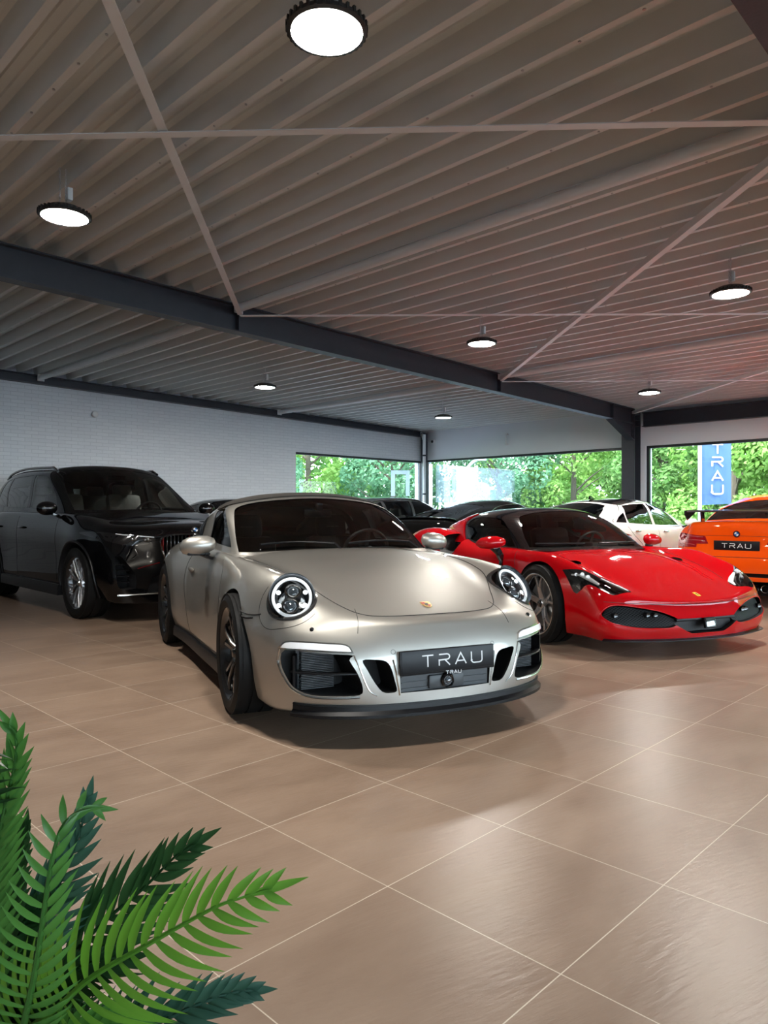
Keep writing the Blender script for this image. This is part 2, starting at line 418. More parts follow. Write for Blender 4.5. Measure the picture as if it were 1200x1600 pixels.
def make_beam(v, label):
    r = empty('steel_beam', (4, v, deck_z(4)), 0, label, 'steel beam')
    T0 = Matrix.Translation(r.location).inverted()
    o = ibeam('i_section', (U0 - 0.1, v, deck_z(U0) - 0.012), (14.12, v, deck_z(14.12) - 0.012), 0.30, 0.15, 0.014, 0.009, M_STEEL, None, None, r); o.data.transform(T0)
    # haunch under the beam at the column
    mb = MB(); z1 = deck_z(13.4) - 0.31
    mb.prism([(13.20, z1), (14.10, z1 - 0.0), (14.10, z1 - 0.34), (14.05, z1 - 0.34)], v - 0.005, v + 0.005, 'y')
    a = Vector((13.18, v, z1)); b = Vector((14.08, v, z1 - 0.35)); d = (b - a).normalized(); s = Vector((0, 1, 0)); n = d.cross(s)
    mb.box((a + b) / 2, ((b - a).length, 0.15, 0.014), Matrix((d, s, n)).transposed())
    o = mb.build('haunch', M_STEEL, r); o.data.transform(T0)
    mb = MB()
    for uu in (4.55, 9.45):
        for sy in (-1, 1): mb.box((uu, v + sy * 0.04, deck_z(uu) - 0.16), (0.01, 0.07, 0.27))
    mb.box((13.2, v - 0.04, deck_z(13.2) - 0.16), (0.012, 0.07, 0.27)); mb.box((13.2, v + 0.04, deck_z(13.2) - 0.16), (0.012, 0.07, 0.27))
    o = mb.build('stiffener', M_STEEL, r); o.data.transform(T0)
    return r
make_beam(B1, 'long anthracite steel I-beam crossing the ceiling to the column between the windows')
make_beam(B0, 'dark steel I-beam cut off by the upper right corner of the photo')
def edge_beam(name, p0, p1, depth, width, label):
    return ibeam(name, p0, p1, depth, width, 0.012, 0.009, M_STEEL, label, 'steel beam')
edge_beam('steel_beam', (U0, V1 - 0.075, deck_z(U0) - 0.012), (14.2, V1 - 0.075, deck_z(14.2) - 0.012), 0.14, 0.14, 'thin dark steel beam along the top of the white brick wall')
edge_beam('steel_beam', (14.33, V0, 3.17), (14.33, 6.62, 3.17), 0.29, 0.15, 'dark steel edge beam over the window to the right of the column')
# column of H-section
mb = MB(); cu, cv, hb = 14.22, 6.83, 0.26; zt = deck_z(14.2) - 0.03
mb.box((cu - hb / 2, cv, zt / 2), (0.018, 0.28, zt)); mb.box((cu + hb / 2, cv, zt / 2), (0.018, 0.28, zt)); mb.box((cu, cv, zt / 2), (hb, 0.012, zt))
r = empty('steel_column', (cu, cv, 0), 0, 'dark H-section steel column standing between the two large windows', 'column')
o = mb.build('h_section', M_STEEL, r); o.location = (-cu, -cv, 0)
mb = MB()
for zz in (2.90, 3.02, 3.14): mb.box((cu, cv, zz), (hb - 0.02, 0.27, 0.012))
o = mb.build('stiffener', M_STEEL, r); o.location = (-cu, -cv, 0)
mb = MB()
for zz in (2.72, 2.85, 2.98, 3.10, 3.18):
    for sy in (-1, 1): mb.lathe([(0.0, -0.012), (0.014, -0.012), (0.014, 0.02), (0.0, 0.02)], 6, 'x', (cu - hb / 2 - 0.01, cv + sy * 0.1, zz))
o = mb.build('bolt', M_STEEL, r); o.location = (-cu, -cv, 0)
mb = MB(); mb.box((cu, cv, 0.012), (0.36, 0.36, 0.024)); o = mb.build('base_plate', M_STEEL, r); o.location = (-cu, -cv, 0)
# corner post
r = empty('steel_column', (14.3, 12.57, 0), 0, 'slim dark post in the far corner where the brick wall meets the windows', 'column')
mb = MB(); mb.box((0, 0, 1.6), (0.12, 0.12, 3.2)); mb.build('post', M_STEEL, r)
mb = MB(); mb.tube(open_curve([(-0.14, -0.12, 0.02), (-0.14, -0.12, 2.9), (-0.13, -0.10, 3.02), (-0.06, 0.02, 3.16)], 6), 0.04, 14)
mb.build('downpipe', M_GALV, r)
mb = MB()
for z in (0.6, 1.6, 2.6): mb.lathe([(0.04, -0.02), (0.047, -0.02), (0.047, 0.02), (0.04, 0.02)], 14, 'z', (-0.14, -0.12, z))
mb.build('pipe_clip', M_STEEL, r)

# struts between the beams and diagonal braces
def member(name, p0, p1, label, cat, kind='tube', group=None, m=None):
    p0 = Vector(p0); p1 = Vector(p1); c = (p0 + p1) / 2; mb = MB()
    if kind == 'tube': mb.tube([p0 - c, p1 - c], 0.045, 20)
    else:
        d = (p1 - p0).normalized(); s = d.cross(Vector((0, 0, 1))).normalized(); n = s.cross(d); R = Matrix((d, s, n)).transposed()
        w = 0.055 if kind == 'angle' else 0.06
        mb.box((0, 0, 0), ((p1 - p0).length, w, 0.006), R)
        if kind == 'angle': mb.box(s * (w / 2 - 0.003) + n * 0.0275, ((p1 - p0).length, 0.006, 0.055), R)
    o = mb.build(name, m or M_GALV); o.location = c
    if kind == 'tube':
        d = (p1 - p0).normalized()
        for e in (p0 - c, p1 - c):
            q = MB(); q.box(e, (0.11, 0.012, 0.11)); q.build('end_plate', M_GALV, o)
    return tag(o, label, cat, group)
def dz(u, k): return deck_z(u) - k
member('roof_strut', (4.55, B0 + 0.06, dz(4.55, .055)), (4.55, B1 - 0.06, dz(4.55, .055)), 'round grey tube from the first brace joint on the beam to the upper right', 'roof strut')
member('roof_strut', (9.45, B0 + 0.06, dz(9.45, .055)), (9.45, B1 - 0.06, dz(9.45, .055)), 'round grey steel tube ending at the second brace joint on the main beam', 'roof strut')
member('roof_strut', (4.60, B1 + 0.06, dz(4.6, .055)), (4.60, V1 - 0.16, dz(4.6, .055)), 'round grey tube between main beam and brick wall, above the black SUV', 'roof strut')
member('roof_strut', (9.55, B1 + 0.06, dz(9.55, .055)), (9.55, V1 - 0.16, dz(9.55, .055)), 'round grey tube between main beam and brick wall, near the start of the left window', 'roof strut')
NU = [-0.35, 4.55, 9.45, 14.0]
for i, j, kind, lab in ((1, 0, 'angle', 'light grey angle brace running steeply from the main beam to the top left edge'),
                        (0, 1, 'flat', 'long grey flat steel brace crossing the upper ceiling from edge to edge'),
                        (1, 2, 'flat', 'light grey flat steel brace running level from the main beam to the right edge'),
                        (2, 1, 'angle', 'darker grey angle brace rising from the second beam joint to the upper right'),
                        (2, 3, 'flat', 'faint flat steel brace nearest the window wall, running level to the right edge'),
                        (3, 2, 'angle', 'faint angle brace starting at the column top and rising to the right')):
    k0 = 0.13 if kind == 'angle' else 0.145
    member('diagonal_brace', (NU[i], B1 - 0.09, dz(NU[i], k0)), (NU[j], B0 + 0.09, dz(NU[j], k0)), lab, 'brace', kind)

# LED high-bay lamps
M_LAMP = mat('led_diffuser', (1, 1, 1), 0.4, emit=(1.0, 0.955, 0.885), estr=190)
M_BLACKP = noise_mat('black_cast_aluminium', (0.015, 0.015, 0.016), (0.03, 0.03, 0.03), 20, 0.4)
def make_lamp():
    r = empty('ceiling_lamp')
    mb = MB(); mb.lathe([(0.0, 0.052), (0.11, 0.05), (0.145, 0.03), (0.165, 0.012), (0.168, -0.006), (0.150, -0.012), (0.146, -0.004), (0.0, -0.004)], 48)
    for k in range(32):
        a = 2 * PI * k / 32; R = Matrix.Rotation(a, 3, 'Z'); mb.box(R @ Vector((0.166, 0, 0.008)), (0.012, 0.012, 0.026), R)
    mb.build('housing', M_BLACKP, r, smooth=30)
    mb = MB(); mb.lathe([(0.0, -0.013), (0.08, -0.012), (0.135, -0.009), (0.149, -0.004)], 48); mb.build('diffuser', M_LAMP, r)
    mb = MB(); mb.box((0.03, 0, 0.155), (0.035, 0.05, 0.085), bev=0.004); mb.build('driver_box', M_GALV, r)
    mb = MB(); mb.tube([(0, 0, 0.05), (0, 0, 0.075)], 0.012, 10)
    for s in (-1, 1):
        n = 11
        for k in range(n):
            z = 0.075 + k * 0.023; rr = Matrix.Rotation(PI / 2 * (k % 2), 3, 'Z')
            ring = [rr @ Vector((0.006 * math.cos(a), 0, 0.014 * math.sin(a))) + Vector((-0.012 + s * 0.02, 0, z)) for a in [2 * PI * q / 8 for q in range(8)]]
            mb.tube(ring, 0.0022, 5, closed=True)
    mb.build('suspension_chain', M_SCREW, r)
    return r
LAMPS = [(1.99, 2.29, 'largest round lamp at the top of the photo, over the silver sports car'), (1.99, 5.0, 'round hanging lamp at the upper left, in front of the dark beam'),
         (6.68, 2.29, 'round hanging lamp at the right edge, above the red sports car'), (6.68, 5.0, 'round hanging lamp right of centre, in front of the dark beam'),
         (6.68, 9.14, 'round hanging lamp behind the dark beam, nearest the brick wall'), (10.92, 5.0, 'small round hanging lamp left of the column top, on the window side'),
         (10.92, 9.1, 'small round hanging lamp near the far corner of the showroom'),
         (10.92, 2.29, None)]
LAMPS[5] = (10.88, 4.93, 'small round hanging lamp in front of the column, on the window side')
proto = make_lamp()
for i, (u, v, lab) in enumerate(LAMPS):
    o = proto if i == 0 else copy_tree(proto)
    o.location = (u, v, deck_z(u) - 0.325)
    tag(o, lab or 'round hanging lamp at the far right, hidden behind the frame edge', 'ceiling lamp', 'round LED lamps hanging from the roof')

# small fittings
mb = MB(); mb.lathe([(0.0, -0.10), (0.03, -0.10), (0.052, -0.085), (0.055, -0.02), (0.045, 0.0), (0.0, 0.0)], 20, 'y')
o = mb.build('motion_sensor', mat('white_plastic', (0.75, 0.76, 0.76), 0.35)); o.location = (5.56, V1, 2.87)
tag(o, 'small white round motion sensor on the brick wall above the black SUV', 'motion sensor')
r = empty('wall_lamp', (U1, 10.05, 2.86), 0, 'small white tube shaped fitting on the white panel over the far window', 'wall fitting')
mb = MB(); mb.tube([(-0.05, 0, -0.10), (-0.05, 0, 0.12)], 0.02, 12); mb.build('tube', MATS['white_plastic'], r)
for z_, h_ in ((0.13, 0.04), (-0.11, 0.05)): mb = MB(); mb.box((-0.03, 0, z_), (0.06, 0.065, h_), bev=0.006); mb.build('bracket', MATS['white_plastic'], r)
r = empty('security_camera', (U1, 12.35, 2.98), 0, 'tiny dark dome security camera high in the far corner', 'security camera')
mb = MB(); mb.box((-0.03, 0, 0.0), (0.06, 0.1, 0.1), bev=0.01); mb.build('mount', MATS['white_plastic'], r)
mb = MB(); mb.sphere((-0.07, 0, -0.01), 0.035); mb.build('dome', mat('black_gloss', (0.01, 0.01, 0.01), 0.08), r)

# pale translucent shapes that paint a reflection onto the far window panes
M_REFLECTION = thin_glass('reflection_tint', (0.80, 0.86, 0.92), 1.0, 0.3)
nt = M_REFLECTION.node_tree
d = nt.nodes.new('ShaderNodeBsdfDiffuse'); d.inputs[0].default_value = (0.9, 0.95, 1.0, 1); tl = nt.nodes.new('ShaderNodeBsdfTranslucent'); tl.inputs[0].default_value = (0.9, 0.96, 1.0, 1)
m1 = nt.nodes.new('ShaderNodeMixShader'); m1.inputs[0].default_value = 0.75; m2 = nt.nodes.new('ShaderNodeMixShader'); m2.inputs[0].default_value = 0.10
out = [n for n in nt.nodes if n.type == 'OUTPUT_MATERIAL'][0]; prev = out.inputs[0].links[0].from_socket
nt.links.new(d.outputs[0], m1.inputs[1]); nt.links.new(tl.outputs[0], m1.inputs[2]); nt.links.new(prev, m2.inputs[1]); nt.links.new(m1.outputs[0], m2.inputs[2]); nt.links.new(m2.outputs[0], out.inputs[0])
def reflection_patch(poly, axis, at, label):
    mb = MB(); mb.prism(poly, at - 0.002, at, axis); tag(mb.build('painted_reflection', M_REFLECTION, smooth=None), label, 'window sticker', 'painted reflection shapes on the far windows')
def inv_v(px, py):   # a point of the window plane x = U1 + 0.09 seen at this place of the photo: (y, z)
    k = (px - 600) / 1131; u = U1 + 0.09; v = u * (.7009 - .7133 * k) / (.7133 + .7009 * k); Y = .7133 * u + .7009 * v
    return v, CAM_H + (799 - py) * Y / 1131
def inv_u(px, py):
    k = (px - 600) / 1131; v = V1 + 0.09; u = v * (.7133 + .7009 * k) / (.7009 - .7133 * k); Y = .7133 * u + .7009 * v
    return u, CAM_H + (799 - py) * Y / 1131
reflection_patch([inv_v(*p) for p in ((681, 725), (703, 727), (703, 785), (681, 785))], 'x', U1 + 0.09, 'pale upright bar of painted reflection on the window just right of the corner post')
reflection_patch([inv_v(*p) for p in ((747, 730), (804, 736), (804, 768), (778, 783), (765, 783), (766, 765), (760, 755), (747, 753))], 'x', U1 + 0.09, 'large pale block of painted reflection on the window behind the black coupe')
reflection_patch([inv_v(*p) for p in ((706, 733), (712, 733), (712, 785), (706, 785))], 'x', U1 + 0.09, 'thin pale painted reflection strip beside the upright bar on the far window')
reflection_patch([inv_u(*p) for p in ((611, 735), (640, 735), (640, 775), (634, 775), (634, 741), (617, 741), (617, 775), (611, 775))], 'y', V1 + 0.09, 'pale square arch of painted reflection on the left window')
# ---------------------------------------------------------------- outside
M_ASPH = noise_mat('asphalt', (0.11, 0.11, 0.12), (0.16, 0.16, 0.165), 8, 0.9, 0.2, 80)
M_GRASS = noise_mat('lawn', (0.06, 0.13, 0.03), (0.12, 0.22, 0.05), 4, 0.9, 0.5, 60)
mb = MB(); mb.box((40, 20, -0.16), (140, 140, 0.1)); struct(mb, 'ground', M_ASPH)
mb = MB(); mb.box((60, 20, -0.10), (70, 120, 0.06)); o = struct(mb, 'lawn', M_GRASS)
mb = MB(); mb.box((-10, 46, -0.10), (68, 50, 0.06)); o = struct(mb, 'lawn', M_GRASS)

def leaf_mat(name, c1, c2):
    m = bpy.data.materials.new(name); m.use_nodes = True; nt = m.node_tree; nt.nodes.clear(); N = nt.nodes.new; L = nt.links.new
    o = N('ShaderNodeOutputMaterial'); d = N('ShaderNodeBsdfDiffuse'); t = N('ShaderNodeBsdfTranslucent'); mx = N('ShaderNodeMixShader'); mx.inputs[0].default_value = 0.45
    g = N('ShaderNodeNewGeometry'); r = N('ShaderNodeValToRGB'); r.color_ramp.elements[0].color = (*c1, 1); r.color_ramp.elements[1].color = (*c2, 1)
    L(g.outputs['Random Per Island'], r.inputs[0]); L(r.outputs[0], d.inputs[0]); L(r.outputs[0], t.inputs[0]); L(d.outputs[0], mx.inputs[1]); L(t.outputs[0], mx.inputs[2]); L(mx.outputs[0], o.inputs[0])
    MATS[name] = m; return m
LF = [leaf_mat('leaf_bright', (0.17, 0.33, 0.06), (0.38, 0.54, 0.16)), leaf_mat('leaf_mid', (0.12, 0.26, 0.06), (0.30, 0.45, 0.16)), leaf_mat('leaf_bluish', (0.10, 0.24, 0.12), (0.26, 0.44, 0.24))]
M_BARK = noise_mat('bark', (0.10, 0.075, 0.05), (0.18, 0.14, 0.10), 10, 0.9, 0.5)
def make_tree(seed, h, w, m, n=5200, leaf=0.10):
    rnd = random.Random(seed); rg = np.random.default_rng(seed)
    r = empty('leafy_tree')
    mb = MB(); mb.tube([(0, 0, 0), (0.05, 0, h * .3), (-.03, .05, h * .6), (0, 0, h * .85)], [0.16, 0.13, 0.09, 0.03], 8)
    for k in range(9):
        a = rnd.uniform(0, 6.28); z = h * rnd.uniform(0.1, 0.6); e = w * rnd.uniform(0.5, 0.85)
        mb.tube([(0, 0, z), (math.cos(a) * e * .5, math.sin(a) * e * .5, z + e * .45), (math.cos(a) * e, math.sin(a) * e, z + e * .8)], [0.05, 0.035, 0.012], 5)
    mb.build('trunk', M_BARK, r)
    # clumps of leaves on a rough crown
    cl = []
    for k in range(46):
        a = rnd.uniform(0, 6.28); zz = rnd.uniform(0.06, 1.0); rad = w * math.sqrt(max(0.05, 1 - (1.6 * (zz - 0.42)) ** 2)) * rnd.uniform(0.55, 1.0)
        cl.append((math.cos(a) * rad, math.sin(a) * rad, zz * h, rnd.uniform(0.35, 0.7) * w * 0.5))
    cl = np.array(cl)
    idx = rg.integers(0, len(cl), n); d = rg.normal(size=(n, 3)); d /= np.linalg.norm(d, axis=1)[:, None]
    c = cl[idx, :3] + d * (cl[idx, 3] * rg.uniform(0.75, 1.0, n))[:, None]
    nrm = d * 0.8 + rg.normal(size=(n, 3)) * 0.55 + np.array([0, 0, 0.3]); nrm /= np.linalg.norm(nrm, axis=1)[:, None]
    t = np.cross(nrm, rg.normal(size=(n, 3))); t /= np.linalg.norm(t, axis=1)[:, None]; b = np.cross(nrm, t)
    s = (leaf * rg.uniform(0.6, 1.3, n))[:, None]
    V = np.stack([c - t * s, c - b * s * .5, c + t * s, c + b * s * .5], 1).reshape(-1, 3); V[:, 2] = np.maximum(V[:, 2], 0.02)
    me = bpy.data.meshes.new('leaves'); me.from_pydata(V.tolist(), [], np.arange(4 * n).reshape(-1, 4).tolist())
    link('foliage', me, m, r)
    return r
tp = [make_tree(1, 5.6, 2.3, LF[0], 15000, .10), make_tree(2, 5.2, 2.2, LF[1], 15000, .095), make_tree(3, 6.0, 2.3, LF[2], 15000, .10)]
TREES = [(24.5, 17.4, 2, 1.0, 'bluish green tree at the left end of the left window'), (22.6, 21.6, 2, 1.1, 'dark bluish tree behind the left end of the left window'),
         (27.0, 15.5, 0, 1.0, 'bright green tree left of the corner post in the left window'), (30.0, 19.5, 0, 1.15, 'bright tree deep behind the left window'),
         (26.8, 11.7, 1, 1.0, 'bright tree directly right of the corner post'), (25.5, 8.6, 0, 1.0, 'bright tree behind the large pale block on the window'),
         (25.0, 5.6, 0, 0.98, 'bright tree seen between the pale block and the column'), (24.4, 3.0, 1, 1.0, 'green tree directly behind the dark column'),
         (24.0, 0.2, 0, 1.0, 'bright tree behind the blue banner'), (23.6, -2.8, 1, 1.0, 'bright tree at the right edge behind the orange car'), (23.4, -6.0, 0, 1.0, 'tree outside beyond the right edge of the photo'),
         (32.0, 14.5, 1, 1.15, 'tree in the second row behind the corner post'), (31.0, 9.5, 0, 1.2, 'tree in the second row behind the black coupe'), (30.0, 4.5, 1, 1.2, 'tree in the second row behind the white sedan'),
         (29.0, -1.0, 0, 1.2, 'tree in the second row behind the orange car'), (21.5, 26.0, 0, 1.2, 'tree outside far left of the left window'), (16.0, 24.0, 2, 1.2, 'tree outside hidden by the brick wall')]
used = set()
for u, v, k, s, lab in TREES:
    o = tp[k] if k not in used else copy_tree(tp[k]); used.add(k)
    o.location = (u, v, -0.07); o.rotation_euler = (0, 0, random.uniform(0, 6.28)); o.scale = (s, s, s)
    tag(o, lab, 'tree', 'trees beyond the windows')

def hedge(name, p0, p1, h, d, n, m, label):
    rg = np.random.default_rng(n); t = rg.uniform(0, 1, n); p0 = np.array(p0); p1 = np.array(p1); L = p1 - p0; nr = np.array([-L[1], L[0]]) / np.linalg.norm(L)
    z = rg.uniform(0, 1, n) ** .9 * (h + .8 * np.sin(t * 37) + .5 * np.sin(t * 91)); lump = .6 * np.sin(t * 60 + z) + .4 * np.sin(t * 130 - z * 2)
    xy = p0 + L * t[:, None] + nr * (lump * d * .5 + rg.uniform(-d, d, n) * .4)[:, None]
    c = np.column_stack([xy, z]); nm = rg.normal(size=(n, 3)); nm /= np.linalg.norm(nm, axis=1)[:, None]; a = np.cross(nm, rg.normal(size=(n, 3))); a /= np.linalg.norm(a, axis=1)[:, None]; b = np.cross(nm, a)
    s = rg.uniform(.10, .24, n)[:, None]; V = np.stack([c - a * s, c - b * s * .55, c + a * s, c + b * s * .55], 1).reshape(-1, 3); V[:, 2] = np.maximum(V[:, 2], -.05)
    me = bpy.data.meshes.new('leaves'); me.from_pydata(V.tolist(), [], np.arange(4 * n).reshape(-1, 4).tolist())
    o = link(name, me, m); tag(o, label, 'hedge'); return o
hedge('hedge', (36, -16), (36, 22), 8.5, 2.2, 42000, LF[0], 'tall green hedge far behind the trees of the right windows')
hedge('hedge', (12, 34), (34, 29), 8.5, 2.2, 26000, LF[1], 'tall green hedge far behind the trees of the left window')
# banner on a pole
M_BLUE = noise_mat('banner_cloth', (0.055, 0.11, 0.24), (0.075, 0.14, 0.28), 3, 0.7)
M_POLE = mat('pole_grey', (0.55, 0.57, 0.58), 0.4, 0.3)
M_LETTER = mat('white_lettering', (0.85, 0.86, 0.87), 0.5)
def at_depth(px, Y):   # plan point seen at column px of the photo, Y metres ahead of the camera
    X = (px - 600) / 1131 * Y; return (.7009 * X + .7133 * Y, -.7133 * X + .7009 * Y)
Yb = 17.5; bu, bv = at_depth(1093.5, Yb)
fl = empty('banner_pole', (bu, bv, -0.1), 0, 'pale pole with a blue vertical banner outside the right window', 'banner')
mb = MB(); mb.tube([(0, 0, 0), (0, 0, 3.9)], 0.045, 14); mb.build('pole', M_POLE, fl)
cr = Vector((.7009, -.7133, 0)); cf = Vector((.7133, .7009, 0))     # the banner hangs square to the room's diagonal
wB = 46 * Yb / 1131; zb0 = CAM_H + (799 - 789) * Yb / 1131 + 0.1; zb1 = 3.7
mb = MB(); n = 12
for sgn in (0,):
    A = []
    for i in range(n + 1):
        f = i / n; off = cf * (0.03 * math.sin(f * 9)); A.append((cr * (0.05 + f * wB) + off))
    for i in range(n):
        vs = [mb.bm.verts.new((A[i].x, A[i].y, zb0 + 0.03 * i / n)), mb.bm.verts.new((A[i + 1].x, A[i + 1].y, zb0 + 0.03 * (i + 1) / n)), mb.bm.verts.new((A[i + 1].x, A[i + 1].y, zb1)), mb.bm.verts.new((A[i].x, A[i].y, zb1))]
        mb.face(vs)
bo = mb.build('banner', M_BLUE, fl, recalc=False, weld=0.0005)
mb = MB(); lh = 20 * Yb / 1131
for ch, py in zip('TRAU', (709, 729, 751, 772)):
    z = CAM_H + (799 - py) * Yb / 1131 + 0.1; o0 = cr * (0.05 + wB * 0.31) - cf * 0.05
    lettering(mb, ch, (o0.x, o0.y, z), cr, (0, 0, 1), -cf, lh * 0.72, lh * 0.85, 0, 0.035, 0.004)
mb.build('lettering', M_LETTER, fl, smooth=None)
# street lamp post
su, sv = at_depth(730, 24)
sl = empty('street_lamp', (su, sv, -0.1), 0, 'thin pale street lamp post seen through the far window', 'street lamp')
mb = MB(); e = Vector((.7009, -.7133, 0)) * 1.0
mb.tube(open_curve([(0, 0, 0), (0, 0, 2.4), (e.x * .06, e.y * .06, 2.75), (e.x * .3, e.y * .3, 2.95)], 5), 0.05, 10); mb.build('post', M_POLE, sl)
mb = MB(); mb.box((e.x * .45, e.y * .45, 2.96), (0.35, 0.16, 0.07), Matrix.Rotation(-0.79, 3, 'Z'), bev=0.02); mb.build('lamp_head', M_POLE, sl)
# ---------------------------------------------------------------- car building kit
# car axes: x forward from the front axle, y to the car's left, z up from the floor
def M_paint(name, col, metal=0.0, rough=0.35, coat=1.0, flake=0.0):
    m = mat(name, col, rough, metal, coat=coat, coat_rough=0.03, spec=.5 if metal > 0 else .0)
    if flake:
        nt = m.node_tree; b = nt.nodes['Principled BSDF']; N = nt.nodes.new; L = nt.links.new
        tc = N('ShaderNodeTexCoord'); n = N('ShaderNodeTexNoise'); n.inputs['Scale'].default_value = 900; n.inputs['Detail'].default_value = 1
        L(tc.outputs['Object'], n.inputs['Vector']); bp = N('ShaderNodeBump'); bp.inputs['Strength'].default_value = flake; bp.inputs['Distance'].default_value = 0.0005
        L(n.outputs['Fac'], bp.inputs['Height']); L(bp.outputs[0], b.inputs['Normal'])
    return m
M_CAV = mat('dark_cavity', (0.008, 0.008, 0.009), 0.6)
M_PLAS = mat('black_plastic', (0.006, 0.006, 0.007), 0.38, spec=.3)
M_GLOSSB = mat('gloss_black', (0.006, 0.006, 0.007), 0.12, coat=1.0)
M_SILV = mat('satin_silver_trim', (0.62, 0.62, 0.60), 0.22, 1.0)
M_TYRE = noise_mat('tyre_rubber', (0.005, 0.005, 0.005), (0.010, 0.010, 0.010), 30, 0.6, spec=.25)
M_DISC = mat('brake_disc_steel', (0.30, 0.30, 0.30), 0.35, 0.9)
M_TINT = thin_glass('car_glass', (0.80, 0.85, 0.83), 1.0)
M_DTINT = thin_glass('dark_car_glass', (0.10, 0.115, 0.11), 1.2)
M_LENS = thin_glass('lamp_cover_glass', (0.95, 0.97, 0.97), 1.0)
M_CABIN = mat('cabin_black', (0.014, 0.014, 0.015), 0.6)
M_LEATH = mat('black_leather', (0.022, 0.022, 0.023), 0.5)
M_REDL = mat('tail_lamp_red', (0.28, 0.006, 0.01), 0.12, coat=1.0)
M_LED = mat('led_strip_white', (0.95, 0.95, 0.95), 0.2, coat=0.5)
M_LETW = mat('plate_letter_white', (0.75, 0.76, 0.77), 0.35)
M_PLATE = mat('plate_black', (0.008, 0.009, 0.011), 0.35, spec=.3)
M_GREYP = mat('grey_plastic', (0.06, 0.065, 0.07), 0.42)

def tmp_obj(me):
    o = bpy.data.objects.new('tmp', me); COL.objects.link(o); return o
def evaluated(o):
    dg = bpy.context.evaluated_depsgraph_get(); dg.update()
    return bpy.data.meshes.new_from_object(o.evaluated_get(dg))
def drop(o):
    me = o.data; bpy.data.objects.remove(o)
    if me.users == 0: bpy.data.meshes.remove(me)

def cc_body(rings, front, rear, K, J, level=3, crease=None, iters=7, zb=None):
    """Closed smooth hull through a cage of surface points (mirror symmetric).
    rings[i][r]: section i, r = 0 bottom edge .. K shoulder .. K+J centre line; front / rear[k][j-1]: k = 0..K-1, j = 1..J."""
    V = {}; co = []; 
    def vid(key, p, side):
        if abs(p[1]) < 1e-6: side = 0
        kk = (key, side)
        if kk not in V: V[kk] = len(co); co.append((p[0], p[1] * (side if side else 1), p[2]) if side else (p[0], 0.0, p[2]))
        return V[kk]
    nx = len(rings); faces = []; cre = []
    for side in (1, -1):
        def Rn(i, r): return vid(('r', i, r), rings[i][r], side)
        def Fn(k, j):
            if j == 0: return Rn(0, k)
            if k == K: return Rn(0, K + j)
            return vid(('f', k, j), front[k][j - 1], side)
        def Bn(k, j):
            if j == 0: return Rn(nx - 1, k)
            if k == K: return Rn(nx - 1, K + j)
            return vid(('b', k, j), rear[k][j - 1], side)
        def Un(i, j):
            if j == 0: return Rn(i, 0)
            if i == 0: return Fn(0, j)
            if i == nx - 1: return Bn(0, j)
            p = rings[i][0]; return vid(('u', i, j), (p[0], p[1] * (1 - j / J), p[2] if zb is None else zb), side)
        for i in range(nx - 1):
            for r in range(K + J): faces.append([Rn(i, r), Rn(i + 1, r), Rn(i + 1, r + 1), Rn(i, r + 1)])
            for j in range(J): faces.append([Un(i, j), Un(i, j + 1), Un(i + 1, j + 1), Un(i + 1, j)])
        for k in range(K):
            for j in range(J):
                faces.append([Fn(k, j), Fn(k + 1, j), Fn(k + 1, j + 1), Fn(k, j + 1)])
                faces.append([Bn(k, j), Bn(k, j + 1), Bn(k + 1, j + 1), Bn(k + 1, j)])
        if crease:
            for (r, w) in crease:
                for i in range(nx - 1): cre.append((Rn(i, r), Rn(i + 1, r), w))
                if r == 0:
                    for j in range(J): cre.append((Fn(0, j), Fn(0, j + 1), w)); cre.append((Bn(0, j), Bn(0, j + 1), w))
    me = bpy.data.meshes.new('cage'); me.from_pydata(co, [], faces); me.update()
    bm = bmesh.new(); bm.from_mesh(me); bmesh.ops.recalc_face_normals(bm, faces=bm.faces); bm.to_mesh(me); bm.free()
    if cre:
        at = me.attributes.new('crease_edge', 'FLOAT', 'EDGE'); d = {}
        for a, b, w in cre: d[(min(a, b), max(a, b))] = w
        for e in me.edges:
            k = (min(e.vertices), max(e.vertices))
            if k in d: at.data[e.index].value = d[k]
    o = tmp_obj(me); sb = o.modifiers.new('s', 'SUBSURF'); sb.levels = sb.render_levels = 1; sb.use_limit_surface = True; sb.boundary_smooth = 'ALL'
    T = np.array(co); C = T.copy(); n = len(co)
    for it in range(iters):
        me.vertices.foreach_set('co', C.ravel()); me.update(); o.update_tag()
        ev = evaluated(o); a = np.zeros(len(ev.vertices) * 3); ev.vertices.foreach_get('co', a); bpy.data.meshes.remove(ev)
        C = C + (T - a.reshape(-1, 3)[:n]) * 0.9
    me.vertices.foreach_set('co', C.ravel()); me.update()
    sb.levels = level; o.update_tag(); out = evaluated(o); drop(o)
    out.polygons.foreach_set('use_smooth', [True] * len(out.polygons))
    return out

class Surf:
    """ray and nearest look-ups on a smooth hull, with interpolated normals"""
    def __init__(s, me):
        s.co = [v.co.copy() for v in me.vertices]; s.no = [v.normal.copy() for v in me.vertices]; s.polys = [tuple(p.vertices) for p in me.polygons]
        s.bvh = BVHTree.FromPolygons(s.co, s.polys)
    def normal(s, p, idx):
        vs = s.polys[idx]; w = [1.0 / ((s.co[v] - p).length + 1e-6) ** 2 for v in vs]; n = Vector()
        for v, a in zip(vs, w): n += s.no[v] * a
        return n.normalized()
    def ray(s, o, d, far=10):
        h, n, i, _ = s.bvh.ray_cast(Vector(o), Vector(d), far)
        return (None, None) if h is None else (h, s.normal(h, i))
    def near(s, p):
        h, n, i, _ = s.bvh.find_nearest(Vector(p)); return h, s.normal(h, i)

